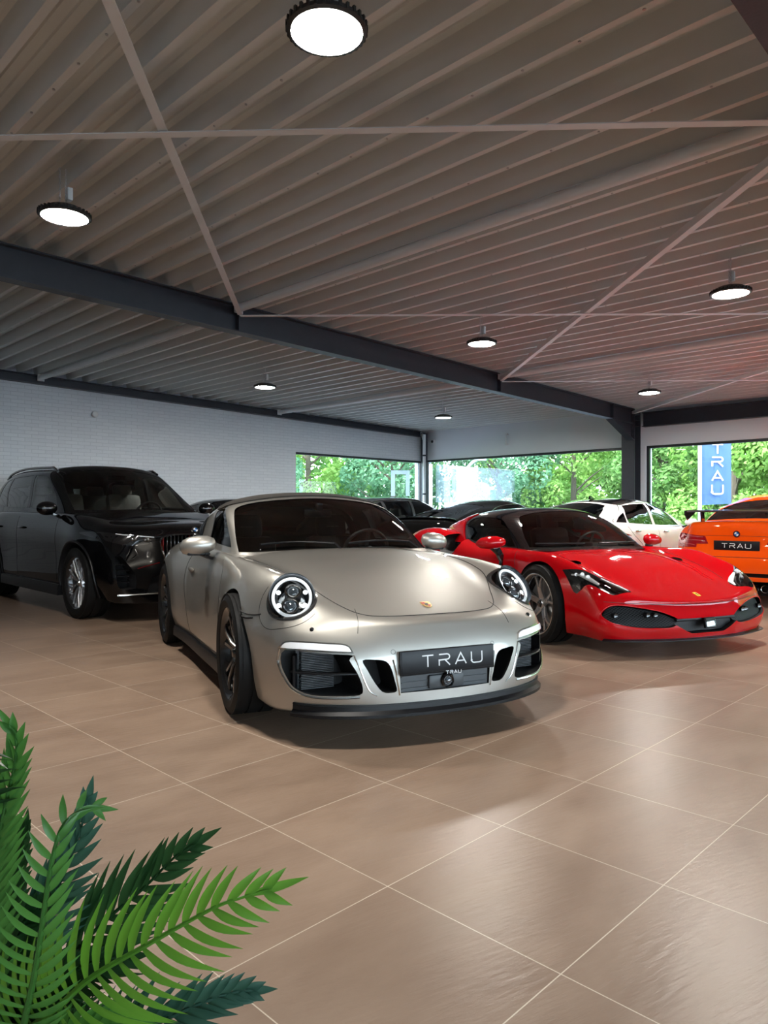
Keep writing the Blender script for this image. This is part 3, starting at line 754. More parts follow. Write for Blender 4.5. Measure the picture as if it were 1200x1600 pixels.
def booleans(me, ops, surf=None, mats=None):
    """apply [(operation, cutter mesh)] in turn; faces cut into the hull take material slot 1; smooth normals come from surf"""
    n = len(mats)
    for m in mats: me.materials.append(m)
    o = tmp_obj(me)
    for op, c, mi in ops:
        c.materials.clear()
        for m in mats: c.materials.append(m)
        c.polygons.foreach_set('material_index', [mi] * len(c.polygons))
        co = tmp_obj(c); md = o.modifiers.new('b', 'BOOLEAN'); md.object = co; md.operation = op; md.solver = SOLVER
        o.update_tag(); ev = evaluated(o)
        if len(ev.polygons) < 10: print('BOOLEAN EMPTY', len(o.data.polygons))
        old = o.data; o.modifiers.clear(); o.data = ev; bpy.data.meshes.remove(old); drop(co)
    out = o.data; bpy.data.objects.remove(o)
    if surf:
        pn = np.zeros((len(out.loops), 3)); cache = {}
        for p in out.polygons:
            p.use_smooth = True
            if p.material_index == 0:
                for li in p.loop_indices:
                    vi = out.loops[li].vertex_index
                    if vi not in cache: cache[vi] = surf.near(out.vertices[vi].co)[1]
                    nn = cache[vi]
                    pn[li] = nn if nn.dot(p.normal) > 0.2 else p.normal
            else:
                for li in p.loop_indices: pn[li] = p.normal
        out.normals_split_custom_set(pn.tolist())
    return out
SOLVER = 'MANIFOLD'

def inset_mesh(me, d):
    c = me.copy()
    co = np.zeros(len(c.vertices) * 3); no = np.zeros(len(c.vertices) * 3)
    c.vertices.foreach_get('co', co); c.vertices.foreach_get('normal', no)
    c.vertices.foreach_set('co', co - no * d); c.update(); return c

def prism_mesh(poly, h0, h1, axis='x', tf=None):
    mb = MB(); mb.prism(poly, h0, h1, axis, tf); bmesh.ops.triangulate(mb.bm, faces=[f for f in mb.bm.faces if len(f.verts) > 4]); return mb.mesh('cut')
def cyl_mesh(c, r, y0, y1, n=64):
    mb = MB(); mb.prism(circle(c[0], c[1], r, n=n), y0, y1, 'y'); return mb.mesh('cut')
def mirror_poly(poly): return [(-a, b) for a, b in poly][::-1]
def grow(poly, d):
    """move a closed polygon's outline outwards by d"""
    n = len(poly); A = sum(poly[i][0] * poly[(i + 1) % n][1] - poly[(i + 1) % n][0] * poly[i][1] for i in range(n)); s = 1 if A > 0 else -1
    out = []
    for i in range(n):
        p = Vector(poly[i]); a = (p - Vector(poly[i - 1])); b = (Vector(poly[(i + 1) % n]) - p)
        a = a.normalized() if a.length > 1e-9 else b.normalized(); b = b.normalized() if b.length > 1e-9 else a
        t = (a + b); t = t.normalized() if t.length > 1e-6 else a
        nn = Vector((t.y, -t.x)) * s; c = max(0.5, t.dot(a)); out.append(tuple(p + nn * d / c))
    return out

VIEW = {'x': (Vector((0, 1, 0)), Vector((0, 0, 1)), Vector((-1, 0, 0)), Vector((3, 0, 0))),      # seen from the front: (y, z)
        'X': (Vector((0, 1, 0)), Vector((0, 0, 1)), Vector((1, 0, 0)), Vector((-7, 0, 0))),      # from behind: (y, z)
        'y': (Vector((1, 0, 0)), Vector((0, 0, 1)), Vector((0, -1, 0)), Vector((0, 3, 0))),      # left side: (x, z)
        'Y': (Vector((1, 0, 0)), Vector((0, 0, 1)), Vector((0, 1, 0)), Vector((0, -3, 0))),      # right side: (x, z)
        'z': (Vector((1, 0, 0)), Vector((0, 1, 0)), Vector((0, 0, -1)), Vector((0, 0, 3)))}      # from above: (x, y)
def dir_view(n, up=(0, 0, 1), o=(0, 0, 0)):
    """a view along -n: plane axes a (sideways), b (up)"""
    n = Vector(n).normalized(); a = Vector(up).cross(n).normalized(); b = n.cross(a); return (a, b, -n, Vector(o) + n * 2)
def patch(surf, poly, view, off=0.002, step=0.04, thick=0.006, bm=None, mi=0, bulge=0.0, dmax=9):
    """a skin cut out of the hull along a view; off = height above the hull, thick = depth of its rim"""
    a, b, d, o = VIEW[view] if isinstance(view, str) else view
    P = [Vector(p) for p in poly]; n = len(P)
    xs = [p.x for p in P]; ys = [p.y for p in P]; pts = list(P)
    # refine long edges
    ref = []
    for i in range(n):
        q = P[(i + 1) % n]; L = (q - P[i]).length; m = max(1, int(L / step))
        for k in range(m): ref.append(P[i].lerp(q, k / m))
    nb = len(ref); pts = list(ref)
    def inside(p):
        c = False; j = nb - 1
        for i in range(nb):
            u, v = ref[i], ref[j]
            if (u.y > p[1]) != (v.y > p[1]) and p[0] < (v.x - u.x) * (p[1] - u.y) / (v.y - u.y) + u.x: c = not c
            j = i
        return c
    gx = np.arange(min(xs) + step * .5, max(xs), step); gy = np.arange(min(ys) + step * .5, max(ys), step)
    R = np.array([(p.x, p.y) for p in ref])
    for x in gx:
        for y in gy:
            if inside((x, y)) and np.min(np.hypot(R[:, 0] - x, R[:, 1] - y)) > step * 0.45: pts.append(Vector((x, y)))
    vs, es, fs, ov, oe, of = delaunay_2d_cdt(pts, [], [list(range(nb))], 1, 1e-6)
    own = bm is None
    B = bmesh.new() if own else bm
    vv = []; nn = []; 
    cx = sum(p.x for p in ref) / nb; cyy = sum(p.y for p in ref) / nb
    for p in vs:
        w = o + a * p.x + b * p.y; h, nr = surf.ray(w, d, dmax)
        if h is None: h, nr = surf.near(w + d * 2.2)
        bl = 0
        if bulge:
            e = float(np.min(np.hypot(R[:, 0] - p.x, R[:, 1] - p.y))); bl = bulge * (1 - math.exp(-e / 0.04))
        vv.append(B.verts.new(h + nr * (off + bl))); nn.append(nr)
    newf = []
    for f in fs:
        try: g = B.faces.new([vv[i] for i in f]); g.material_index = mi; g.smooth = True; newf.append(g)
        except ValueError: pass
    if newf:
        w = sum((g.normal if g.normal.length else Vector() for g in newf), Vector())
        for g in newf: g.normal_update()
        s = sum(g.normal.dot(nn[0]) for g in newf)
        if s < 0:
            for g in newf: g.normal_flip()
    if thick:
        bd = [e for g in newf for e in g.edges if len([x for x in e.link_faces if x in newf]) == 1] if len(newf) < 400 else [e for e in {e for g in newf for e in g.edges} if len(e.link_faces) == 1]
        low = {}; idx = {v: k for k, v in enumerate(vv)}
        for e in set(bd):
            q = []
            for v in e.verts:
                if v not in low: low[v] = B.verts.new(v.co - nn[idx[v]] * thick)
            u, v = e.verts
            g = e.link_faces[0]; lo = None
            for l in g.loops:
                if l.edge == e: lo = l
            f = B.faces.new([lo.link_loop_next.vert, lo.vert, low[lo.vert], low[lo.link_loop_next.vert]]); f.material_index = mi; f.smooth = True
    if own:
        me = bpy.data.meshes.new('patch'); B.to_mesh(me); B.free(); return me
def add_patch(name, surf, poly, view, m, parent, **k):
    me = patch(surf, poly, view, **k); o = link(name, me, m, parent); shade(me, 50); return o
def seam(surf, pts, view, r=0.0022, off=0.0, m=None, parent=None, name='panel_gap', closed=False):
    """a thin dark line lying in the hull's surface, drawn through 2D points of a view"""
    a, b, d, o = VIEW[view] if isinstance(view, str) else view
    mb = MB(); P = []
    q = open_curve([Vector(p) for p in pts], 6) if not closed else [Vector(p) for p in smooth_poly(pts, 6)]
    for p in q:
        h, nr = surf.ray(o + a * p.x + b * p.y, d)
        if h is not None: P.append(h + nr * off)
    mb.tube(P, r, 6, closed=closed)
    return mb.build(name, m or M_CAV, parent)

def ribbon(mb, pts, w, t, nrm):
    """a bar of width w and thickness t through pts; w and t may be lists; nrm = the flat side's normal"""
    pts = [Vector(p) for p in pts]; m = len(pts); N = Vector(nrm).normalized(); W = w if isinstance(w, (list, tuple)) else [w] * m; Tt = t if isinstance(t, (list, tuple)) else [t] * m
    rings = []
    for i, p in enumerate(pts):
        d = (pts[min(i + 1, m - 1)] - pts[max(i - 1, 0)]).normalized(); s = d.cross(N).normalized(); u = s.cross(d)
        a, b = W[i] / 2, Tt[i] / 2
        rings.append([mb.bm.verts.new(p + s * x + u * y) for x, y in ((-a, -b), (-a * .97, b * .35), (-a * .72, b), (a * .72, b), (a * .97, b * .35), (a, -b))])
    for i in range(m - 1):
        for k in range(6): mb.face([rings[i][k], rings[i][(k + 1) % 6], rings[i + 1][(k + 1) % 6], rings[i + 1][k]])
    mb.face(rings[0][::-1]); mb.face(rings[-1])

def make_wheel(parent, R, width, rr, n, style, m_rim, m_face=None, caliper=(0.4, 0.02, 0.02), detail=True):
    """a wheel with its axis on y, outer face towards +y, centre at the origin"""
    w = width / 2
    mb = MB()
    prof = [(rr - .012, -w * .80), (rr + .004, -w * .93), (rr + .03, -w * .985), ((rr + R) / 2, -w * 1.0), (R - .028, -w * .965), (R - .010, -w * .88), (R, -w * .72)]
    g = [-.42, -.16, .16, .42]
    for q in g: prof += [(R, (q - .035) * width), (R - .008, (q - .03) * width), (R - .008, (q + .03) * width), (R, (q + .035) * width)]
    prof += [(r, -h) for r, h in prof[6::-1]]
    mb.lathe(prof, 72, 'y'); ty = mb.build('wheel', M_TYRE, parent, smooth=30)
    # barrel and lip
    mb = MB(); f = w * .90
    mb.lathe([(rr - .012, -f), (rr + .004, -f - .004), (rr - .004, -f + .012), (rr - .035, -f + .05), (rr - .045, 0.0), (rr - .030, f - .035), (rr - .016, f - .014), (rr - .004, f - .004), (rr + .005, f + .003), (rr + .003, f - .012), (rr - .012, f - .03), (rr - .018, 0), (rr - .012, -f)], 72, 'y')
    rim = mb.build('rim', m_rim, ty, smooth=30)
    mb = MB(); face = f - .012
    hub_r = .055
    mb.lathe([(0.0, face - .028), (.030, face - .028), (.034, face - .034), (hub_r, face - .042), (hub_r + .012, face - .075), (.0, face - .08)], 32, 'y')
    def pt(r, a, h): return Vector((r * math.cos(a), h, r * math.sin(a)))
    r1 = rr - .020
    for k in range(n):
        a = 2 * PI * k / n + PI / 2
        if style == 'y':        # double spokes that split towards the rim
            for s in (-1, 1):
                ribbon(mb, [pt(.04, a + s * .25, face - .055), pt(rr * .35, a + s * .16, face - .034), pt(rr * .65, a + s * .17, face - .02), pt(r1 * .90, a + s * .235, face - .014), pt(r1 + .008, a + s * .27, face - .024)], [.034, .026, .022, .021, .030], [.03, .026, .022, .020, .02], (0, 1, 0))
        elif style == 'star':   # broad forked spokes
            ribbon(mb, [pt(.04, a, face - .055), pt(rr * .4, a, face - .034), pt(r1 * .62, a, face - .022)], [.07, .055, .05], [.032, .028, .024], (0, 1, 0))
            for s in (-1, 1): ribbon(mb, [pt(rr * .45, a + s * .03, face - .032), pt(rr * .75, a + s * .15, face - .018), pt(r1 + .008, a + s * .22, face - .018)], [.034, .024, .028], [.026, .02, .02], (0, 1, 0))
        elif style == 'multi':  # many thin crossing spokes
            for s in (-1, 1):
                ribbon(mb, [pt(.045, a + s * .02, face - .05), pt(rr * .5, a + s * .06, face - .03), pt(r1 + .008, a + s * .20, face - .016)], [.016, .012, .013], [.026, .02, .018], (0, 1, 0))
        else:
            ribbon(mb, [pt(.04, a, face - .055), pt(rr * .5, a + .02, face - .028), pt(r1 + .008, a, face - .016)], [.05, .035, .045], [.03, .024, .02], (0, 1, 0))
    mb.build('spokes', m_face or m_rim, rim, smooth=30)
    mb = MB(); mb.lathe([(0.0, face - .014), (.020, face - .014), (.026, face - .018), (.030, face - .03), (.0, face - .03)], 24, 'y'); mb.build('hub_cap', M_GLOSSB if style != 'multi' else M_SILV, rim)
    mb = MB(); dr = rr * .78; mb.lathe([(.06, .0), (dr, .0), (dr, .028), (.06, .028)], 56, 'y', closed=True)
    dsc = mb.build('brake_disc', M_DISC, ty, smooth=30)
    mb = MB(); mb.lathe([(dr * .62, -.03), (dr + .012, -.03), (dr + .015, .055), (dr * .66, .06)], 14, 'y', closed=True, a0=-.45, a1=.45)
    es = [e for e in mb.bm.edges if e.is_boundary]; bmesh.ops.holes_fill(mb.bm, edges=es)
    mb.build('brake_caliper', mat('caliper_%d%d%d' % tuple(int(c * 99) for c in caliper), caliper, .35, coat=.6), ty)
    return ty
def put_wheels(parent, proto_args, spots):
    """spots: (x, y, z, steer). The y sign gives the side"""
    for k, (x, y, z, st) in enumerate(spots):
        wob = make_wheel(parent, **proto_args[k] if isinstance(proto_args, list) else proto_args)
        wob.location = (x, y, z); wob.rotation_euler = (0, 0, (0 if y > 0 else PI) + st)

def car_root(name, X, Y, heading, label, cat='car'):
    """X, Y: front axle, metres right of / ahead of the camera; heading in degrees from facing the camera, turning to the right"""
    u = .7009 * X + .7133 * Y; v = -.7133 * X + .7009 * Y; t = math.radians(heading)
    fx, fy = math.sin(t), -math.cos(t); fu = .7009 * fx + .7133 * fy; fv = -.7133 * fx + .7009 * fy
    return empty(name, (u, v, 0), math.atan2(fv, fu), label, cat)

def interp_tab(tab, xs):
    """tab: {x: value or tuple}, linear in between"""
    k = sorted(tab); A = np.array([np.atleast_1d(tab[q]) for q in k], float)
    return np.stack([np.interp(xs, k, A[:, c]) for c in range(A.shape[1])], 1)

def make_seat(parent, x, y, z, s=1.0, name='seat', m=None):
    m = m or M_LEATH
    mb = MB(); mb.box((x + .05, y, z + .12), (.5, .5, .16), bev=.05)
    R = Matrix.Rotation(-.28, 3, 'Y')
    mb.box((x - .27, y, z + .42), (.15, .48, .62), R, bev=.06)
    mb.box((x - .37, y, z + .79 * s), (.10, .27, .20), R, bev=.045)
    return mb.build(name, m, parent)
def make_steering(parent, x, y, z, r=.18):
    mb = MB(); R = Matrix.Rotation(-1.22, 3, 'Y')
    ring = [R @ Vector((r * math.cos(a), r * math.sin(a), 0)) + Vector((x, y, z)) for a in [2 * PI * k / 32 for k in range(32)]]
    mb.tube(ring, .014, 8, closed=True)
    for a in (0, PI, -PI / 2 + PI): mb.box(R @ Vector((r * .5 * math.cos(a), r * .5 * math.sin(a), 0)) + Vector((x, y, z)), (r, .03, .015), R @ Matrix.Rotation(a, 3, 'Z'))
    mb.box((x, y, z), (.09, .11, .03), R, bev=.01); mb.box((x + .15, y, z - .05), (.3, .06, .06), bev=.01)
    return mb.build('steering_wheel', M_LEATH, parent)
# ---------------------------------------------------------------- silver sports car
PO = car_root('sports_car', -0.075, 4.49, 24.4, 'silver sports car with round headlamps and black soft roof, nearest the camera', 'car')
M_SILVER = M_paint('silver_paint', (0.40, 0.385, 0.35), 0.84, 0.44, 1.0, 0.10)
M_SOFT = noise_mat('soft_top_cloth', (0.022, 0.019, 0.016), (0.034, 0.029, 0.024), 200, 0.8)
def porsche_hull():
    xs = [.48, .30, .08, -.18, -.45, -.80, -1.20, -1.60, -1.95, -2.25, -2.55, -2.90]
    T = [
     {.48: (.765, .135), .30: (.80, .15), 0: (.82, .15), -.45: (.81, .15), -1.6: (.82, .15), -2.2: (.86, .17), -2.9: (.79, .20)},
     {.48: (.81, .28), .30: (.855, .29), 0: (.872, .30), -.45: (.85, .28), -.8: (.85, .27), -1.6: (.868, .28), -2.0: (.905, .30), -2.45: (.92, .32), -2.9: (.85, .34)},
     {.48: (.818, .45), .30: (.873, .47), 0: (.893, .49), -.45: (.858, .47), -.8: (.858, .46), -1.5: (.872, .47), -1.9: (.912, .49), -2.3: (.928, .50), -2.6: (.922, .50), -2.9: (.865, .50)},
     {.48: (.795, .605), .30: (.852, .645), .08: (.865, .675), -.18: (.86, .69), -.45: (.84, .69), -.8: (.845, .69), -1.5: (.855, .70), -1.9: (.898, .72), -2.3: (.92, .74), -2.6: (.905, .73), -2.9: (.84, .69)},
     {.48: (.695, .778), .30: (.722, .818), .08: (.735, .834), -.18: (.745, .838), -.45: (.775, .842), -.8: (.79, .855), -1.2: (.79, .86), -1.6: (.79, .87), -1.95: (.81, .885), -2.3: (.81, .88), -2.6: (.77, .855), -2.9: (.70, .80)},
     {.48: (.535, .728), .30: (.565, .774), .08: (.60, .810), -.18: (.64, .838), -.45: (.68, .858), -.8: (.69, .87), -1.6: (.69, .88), -2.3: (.68, .90), -2.9: (.58, .84)},
     {.48: (.36, .728), .30: (.38, .779), .08: (.41, .822), -.18: (.43, .856), -.45: (.45, .884), -.8: (.46, .885), -1.6: (.46, .885), -2.3: (.45, .92), -2.9: (.40, .87)},
     {.48: (.18, .733), .30: (.19, .786), .08: (.20, .830), -.18: (.21, .867), -.45: (.22, .896), -.8: (.23, .89), -1.6: (.23, .89), -2.3: (.22, .93), -2.9: (.20, .885)},
     {.48: (0, .735), .30: (0, .788), .08: (0, .833), -.18: (0, .871), -.45: (0, .900), -.8: (0, .89), -1.6: (0, .89), -2.3: (0, .935), -2.9: (0, .89)}]
    cols = [interp_tab(t, xs) for t in T]
    rings = [[(x, cols[r][i][0], cols[r][i][1]) for r in range(9)] for i, x in enumerate(xs)]
    st0 = [(.690, .70, .165), (.725, .738, .28), (.715, .745, .43), (.675, .735, .555), (.640, .665, .628), (.715, .52, .632), (.768, .34, .631), (.795, .17, .628), (.805, 0, .628)]
    front = [[(.83, .52, .165), (.90, .34, .165), (.93, .17, .165), (.94, 0, .165)],
             [(.862, .54, .27), (.920, .35, .27), (.945, .17, .27), (.952, 0, .27)],
             [(.852, .54, .44), (.912, .35, .44), (.938, .17, .44), (.946, 0, .44)],
             [(.795, .53, .562), (.858, .34, .565), (.885, .17, .565), (.893, 0, .565)]]
    # rear corner and rear face
    stN = [(-3.28, .68, .24), (-3.33, .72, .38), (-3.30, .74, .52), (-3.22, .73, .66), (-3.15, .66, .78), (-3.22, .50, .83), (-3.26, .34, .85), (-3.28, .17, .86), (-3.28, 0, .86)]
    rear = [[(-3.42, .50, .26), (-3.50, .33, .26), (-3.53, .17, .26), (-3.54, 0, .26)], [(-3.50, .52, .40), (-3.56, .34, .40), (-3.58, .17, .40), (-3.59, 0, .40)],
            [(-3.47, .52, .54), (-3.53, .34, .54), (-3.55, .17, .54), (-3.56, 0, .54)], [(-3.38, .51, .70), (-3.44, .34, .72), (-3.46, .17, .73), (-3.46, 0, .73)]]
    return cc_body([st0] + rings + [stN], front, rear, 4, 4, 4, crease=[(0, .6)])
def porsche_cabin():
    r0 = [(-.56, .715, .76), (-.62, .705, .868), (-.90, .665, 1.045), (-1.19, .60, 1.185), (-1.13, .34, 1.240), (-1.10, 0, 1.258)]
    def st(x, *p): return [(x, a, b) for a, b in p]
    rings = [r0, st(-1.38, (.735, .78), (.725, .90), (.67, 1.07), (.58, 1.20), (.32, 1.268), (0, 1.288)), st(-1.66, (.735, .78), (.725, .905), (.67, 1.07), (.575, 1.195), (.31, 1.268), (0, 1.288)),
             st(-2.0, (.72, .78), (.71, .91), (.65, 1.06), (.55, 1.165), (.30, 1.232), (0, 1.25)), st(-2.45, (.68, .78), (.66, .91), (.60, 1.02), (.51, 1.09), (.28, 1.145), (0, 1.16)),
             [(-2.9, .58, .78), (-2.9, .56, .89), (-2.85, .53, .95), (-2.78, .45, .985), (-2.74, .25, 1.015), (-2.73, 0, 1.025)]]
    front = [[(-.43, .40, .76), (-.38, 0, .76)], [(-.50, .41, .862), (-.46, 0, .880)], [(-.825, .375, 1.08), (-.79, 0, 1.095)]]
    rear = [[(-3.0, .3, .78), (-3.02, 0, .78)], [(-2.98, .3, .89), (-3.0, 0, .89)], [(-2.90, .27, .955), (-2.92, 0, .965)]]
    return cc_body(rings, front, rear, 3, 2, 4)

P_HULL = porsche_hull(); P_SURF = Surf(P_HULL)
P_CABM = porsche_cabin(); P_CSURF = Surf(P_CABM)
HL_C = Vector((.520, .676, .700)); HL_N = Vector((.78, .24, .58)).normalized()    # headlamp centre and facing
# openings in the bumper, front view (y, z), left side of the car
P_OUT = smooth_poly([(.480, .452), (.568, .458), (.676, .466), (.762, .468), (.775, .40), (.757, .335), (.727, .288), (.662, .262), (.55, .258), (.452, .262), (.438, .298), (.462, .367), (.496, .43)], 3)
P_IN = smooth_poly([(.436, .428), (.38, .43), (.325, .42), (.300, .385), (.282, .32), (.272, .275), (.30, .266), (.345, .274), (.385, .325), (.415, .38)], 3)
P_MID = [(-.262, .40), (.262, .40), (.252, .262), (-.252, .262)]
P_WS = smooth_poly([(-.690, .880), (-.40, .887), (0, .898), (.40, .887), (.690, .880), (.668, 1.00), (.625, 1.125), (.575, 1.180), (.43, 1.217), (.2, 1.240), (0, 1.247), (-.2, 1.240), (-.43, 1.217), (-.575, 1.180), (-.625, 1.125), (-.668, 1.00)], 4, corners=(0, 4))
P_SW = smooth_poly([(-.74, .905), (-1.0, .915), (-1.50, .925), (-1.53, 1.0), (-1.58, 1.15), (-1.45, 1.168), (-1.26, 1.163), (-1.05, 1.085)], 4, corners=(0, 2, 4))
P_QW = [(-1.84, .945), (-2.55, .955), (-2.40, 1.02), (-2.15, 1.07), (-1.88, 1.11)]
def build_porsche():
    cut = []
    for s in (1, -1):
        cut.append(('DIFFERENCE', cyl_mesh((0, .335), .372, s * .50, s * 1.2), 1))
        cut.append(('DIFFERENCE', cyl_mesh((-2.45, .345), .378, s * .50, s * 1.2), 1))
        for poly, dep in ((P_OUT, .62), (P_IN, .74)):
            q = poly if s > 0 else mirror_poly(poly)
            cut.append(('DIFFERENCE', prism_mesh(q, dep, 1.3, 'x'), 1))
        n = Vector((HL_N.x, HL_N.y * s, HL_N.z)); c = Vector((HL_C.x, HL_C.y * s, HL_C.z)); a, b, d, o = dir_view(n)
        mb = MB(); mb.prism(circle(0, 0, .122, .138, 48), -.085, .2, 'z', Matrix.Translation(c) @ Matrix((a, b, n)).transposed().to_4x4())
        cut.append(('DIFFERENCE', mb.mesh('c'), 1))
    cut.append(('DIFFERENCE', prism_mesh(P_MID, .86, 1.3, 'x'), 1))
    cut.append(('DIFFERENCE', prism_mesh([(-.50, -.66), (-.50, .66), (-2.3, .64), (-2.3, -.64)], .34, 1.4, 'z'), 2))
    body = booleans(P_HULL.copy(), cut, P_SURF, [M_SILVER, M_CAV, M_CABIN])
    b = bpy.data.objects.new('body', body); COL.objects.link(b); b.parent = PO
    cab = booleans(P_CABM.copy(), [('DIFFERENCE', inset_mesh(P_CABM, .028), 2), ('DIFFERENCE', prism_mesh([(-.3, -.9), (-3.2, -.9), (-3.2, .9), (-.3, .9)], .5, .862, 'z'), 2),
        ('DIFFERENCE', prism_mesh(P_WS, -1.2, 0, 'x'), 2)] + [('DIFFERENCE', prism_mesh(P_SW, s * .4, s * 1.0, 'y'), 2) for s in (1, -1)] +
        [('DIFFERENCE', prism_mesh([(-1.95, -.46), (-1.95, .46), (-2.82, .40), (-2.82, -.40)], .935, 1.6, 'z'), 2)] + [('DIFFERENCE', prism_mesh(P_QW, s * .3, s * 1.0, 'y'), 2) for s in (1, -1)], P_CSURF, [M_SILVER, M_CAV, M_CABIN])
    c = bpy.data.objects.new('roof_frame', cab); COL.objects.link(c); c.parent = PO
    add_patch('windscreen', P_CSURF, grow(P_WS, .004), 'x', M_TINT, PO, off=-.004, thick=0, step=.05)
    # black band printed round the windscreen
    for s, v in ((1, 'y'), (-1, 'Y')):
        add_patch('side_window', P_CSURF, grow(P_SW, .004), v, M_TINT, PO, off=-.003, thick=0, step=.05); add_patch('quarter_window', P_CSURF, grow(P_QW, .004), v, M_TINT, PO, off=-.003, thick=0, step=.05)
    add_patch('rear_window', P_CSURF, [(-1.93, -.47), (-1.93, .47), (-2.84, .41), (-2.84, -.41)], 'z', M_TINT, PO, off=-.003, thick=0, step=.06)
    add_patch('soft_top', P_CSURF, smooth_poly([(-1.115, 0), (-1.135, .3), (-1.215, .575), (-1.38, .605), (-1.66, .60), (-1.68, .3), (-1.68, 0), (-1.68, -.3), (-1.66, -.60), (-1.38, -.605), (-1.215, -.575), (-1.135, -.3)], 3), 'z', M_SOFT, PO, off=.010, thick=.012, step=.05)
    return b
build_porsche()
# headlamps
EL = 1.13
def porsche_lamp(s):
    n = Vector((HL_N.x, HL_N.y * s, HL_N.z)); c0 = Vector((HL_C.x, HL_C.y * s, HL_C.z)); a, b, d, o = dir_view(n, o=c0)
    hit, nr = P_SURF.ray(c0 + n * .5, -n); c = hit if hit is not None else c0
    vw = (a, b, d, c + n * .5); R3 = Matrix((a, b, n)).transposed(); F = Matrix.Translation(c) @ R3.to_4x4()
    def ringp(ri, ro, hi, ho, mb):
        A = []
        for k in range(72):
            t = 2 * PI * k / 72; row = []
            for r, hh in ((ro, -.015), (ro, ho), ((ri + ro) / 2, (hi + ho) / 2 + .004), (ri, hi), (ri, -.02)):
                w = c + a * (r * math.cos(t)) + b * (r * EL * math.sin(t)); h2, n2 = P_SURF.ray(w + n * .5, -n)
                row.append((h2 if h2 is not None else w) + n * hh)
            A.append([mb.bm.verts.new(p) for p in row])
        for k in range(72):
            for i in range(4): mb.face([A[k][i], A[k][i + 1], A[(k + 1) % 72][i + 1], A[(k + 1) % 72][i]])
    mb = MB(); ringp(.1145, .1315, .002, .004, mb); hl = mb.build('headlamp', mat('lamp_rim_dark', (.035, .035, .035), .2, .3, coat=1), PO)
    hl['label'] = 'round headlamp with four light cells'
    mb = MB(); A = []
    for k in range(56):
        t = 2 * PI * k / 56
        A.append([mb.bm.verts.new(F @ Vector((r * math.cos(t), r * EL * math.sin(t), h))) for r, h in ((.07, -.088), (.098, -.062), (.114, -.01), (.117, .0))])
    for k in range(56):
        for i in range(3): mb.face([A[k][i], A[k][i + 1], A[(k + 1) % 56][i + 1], A[(k + 1) % 56][i]])
    mb.face([r[0] for r in A]); mb.build('reflector_bowl', mat('lamp_bowl', (.07, .08, .09), .22, .9), hl)
    mb = MB(); mb.tube([F @ Vector((.096 * math.cos(t), .096 * EL * math.sin(t), -.022)) for t in [2 * PI * k / 72 for k in range(72)]], .0085, 12, closed=True)
    mb.build('light_ring', mat('light_guide', (.80, .83, .86), .15, 0.2, coat=1, emit=(.9, .96, 1), estr=.30), hl)  # the guide is unlit; its faint glow paints the ring's white shine
    for t in (.42, PI - .42, PI + .5, -.5):
        mb = MB(); p = F @ Vector((.076 * math.cos(t), .084 * math.sin(t), -.034)); mb.sphere(p, .013, 14, 10, (1, 1, .5), R3)
        mb.build('led_cell', mat('led_cell_white', (.9, .92, .95), .1, .2, coat=1, emit=(.9, .96, 1), estr=1.3), hl)  # cells are switched off; the glow paints their bright glints
    for xx, yy, rr in ((-.006 * s, .046, .036), (.010 * s, -.040, .040)):
        mb = MB(); Q = F @ Matrix.Translation((xx, yy, -.046)); pf = [(rr + .007, -.03), (rr + .007, .006), (rr, .008), (rr - .003, .002)]
        A = [[mb.bm.verts.new(Q @ Vector((r * math.cos(2 * PI * k / 32), r * math.sin(2 * PI * k / 32), h))) for r, h in pf] for k in range(32)]
        for k in range(32):
            for i in range(3): mb.face([A[k][i], A[k][i + 1], A[(k + 1) % 32][i + 1], A[(k + 1) % 32][i]])
        mb.build('projector', mat('projector_ring', (.30, .30, .30), .15, 1.0), hl)
        mb = MB(); mb.sphere(Q @ Vector((0, 0, -.004)), rr - .002, 20, 14, (1, 1, .6), R3)
        mb.build('projector_lens', mat('lens_dark_glass', (.05, .07, .09), .03, .0, coat=1, ior=1.8, spec=1.0), hl)
    mb = MB()
    for k in range(5): mb.box(F @ Vector((-.05 * s, -.05 + k * .008, -.055)), (.03, .003, .02), R3)
    mb.build('cooling_fins', M_CHROME, hl)
    add_patch('lamp_cover', P_SURF, circle(0, 0, .115, .115 * EL, 40), vw, M_LENS, hl, off=.002, thick=0, step=.02, bulge=.008)
    seam(P_SURF, [(.158 * math.cos(t) + .012 * s, .165 * math.sin(t) - .022) for t in [(-2.5 + 3.3 * k / 12) if s > 0 else (-.64 - 3.3 * k / 12 + 0) for k in range(13)]], vw, .0016, 0, M_CAV, PO, 'lamp_surround_gap')
    h2, n2 = P_SURF.ray((3, s * .640, .568), (-1, 0, 0)); mb = MB(); mb.sphere(h2, .011, 12, 8); mb.build('washer_nozzle', M_PLAS, PO)
for s in (1, -1): porsche_lamp(s)
WF = dict(R=.340, width=.245, rr=.262, n=5, style='y', m_rim=mat('wheel_black', (.012, .012, .013), .25, coat=.8), caliper=(.01, .01, .01))
WR = dict(WF, R=.345, width=.30)
put_wheels(PO, [WF, WF, WR, WR], [(0, .785, .34, -.03), (0, -.785, .34, -.03), (-2.45, .785, .345, 0), (-2.45, -.785, .345, 0)])

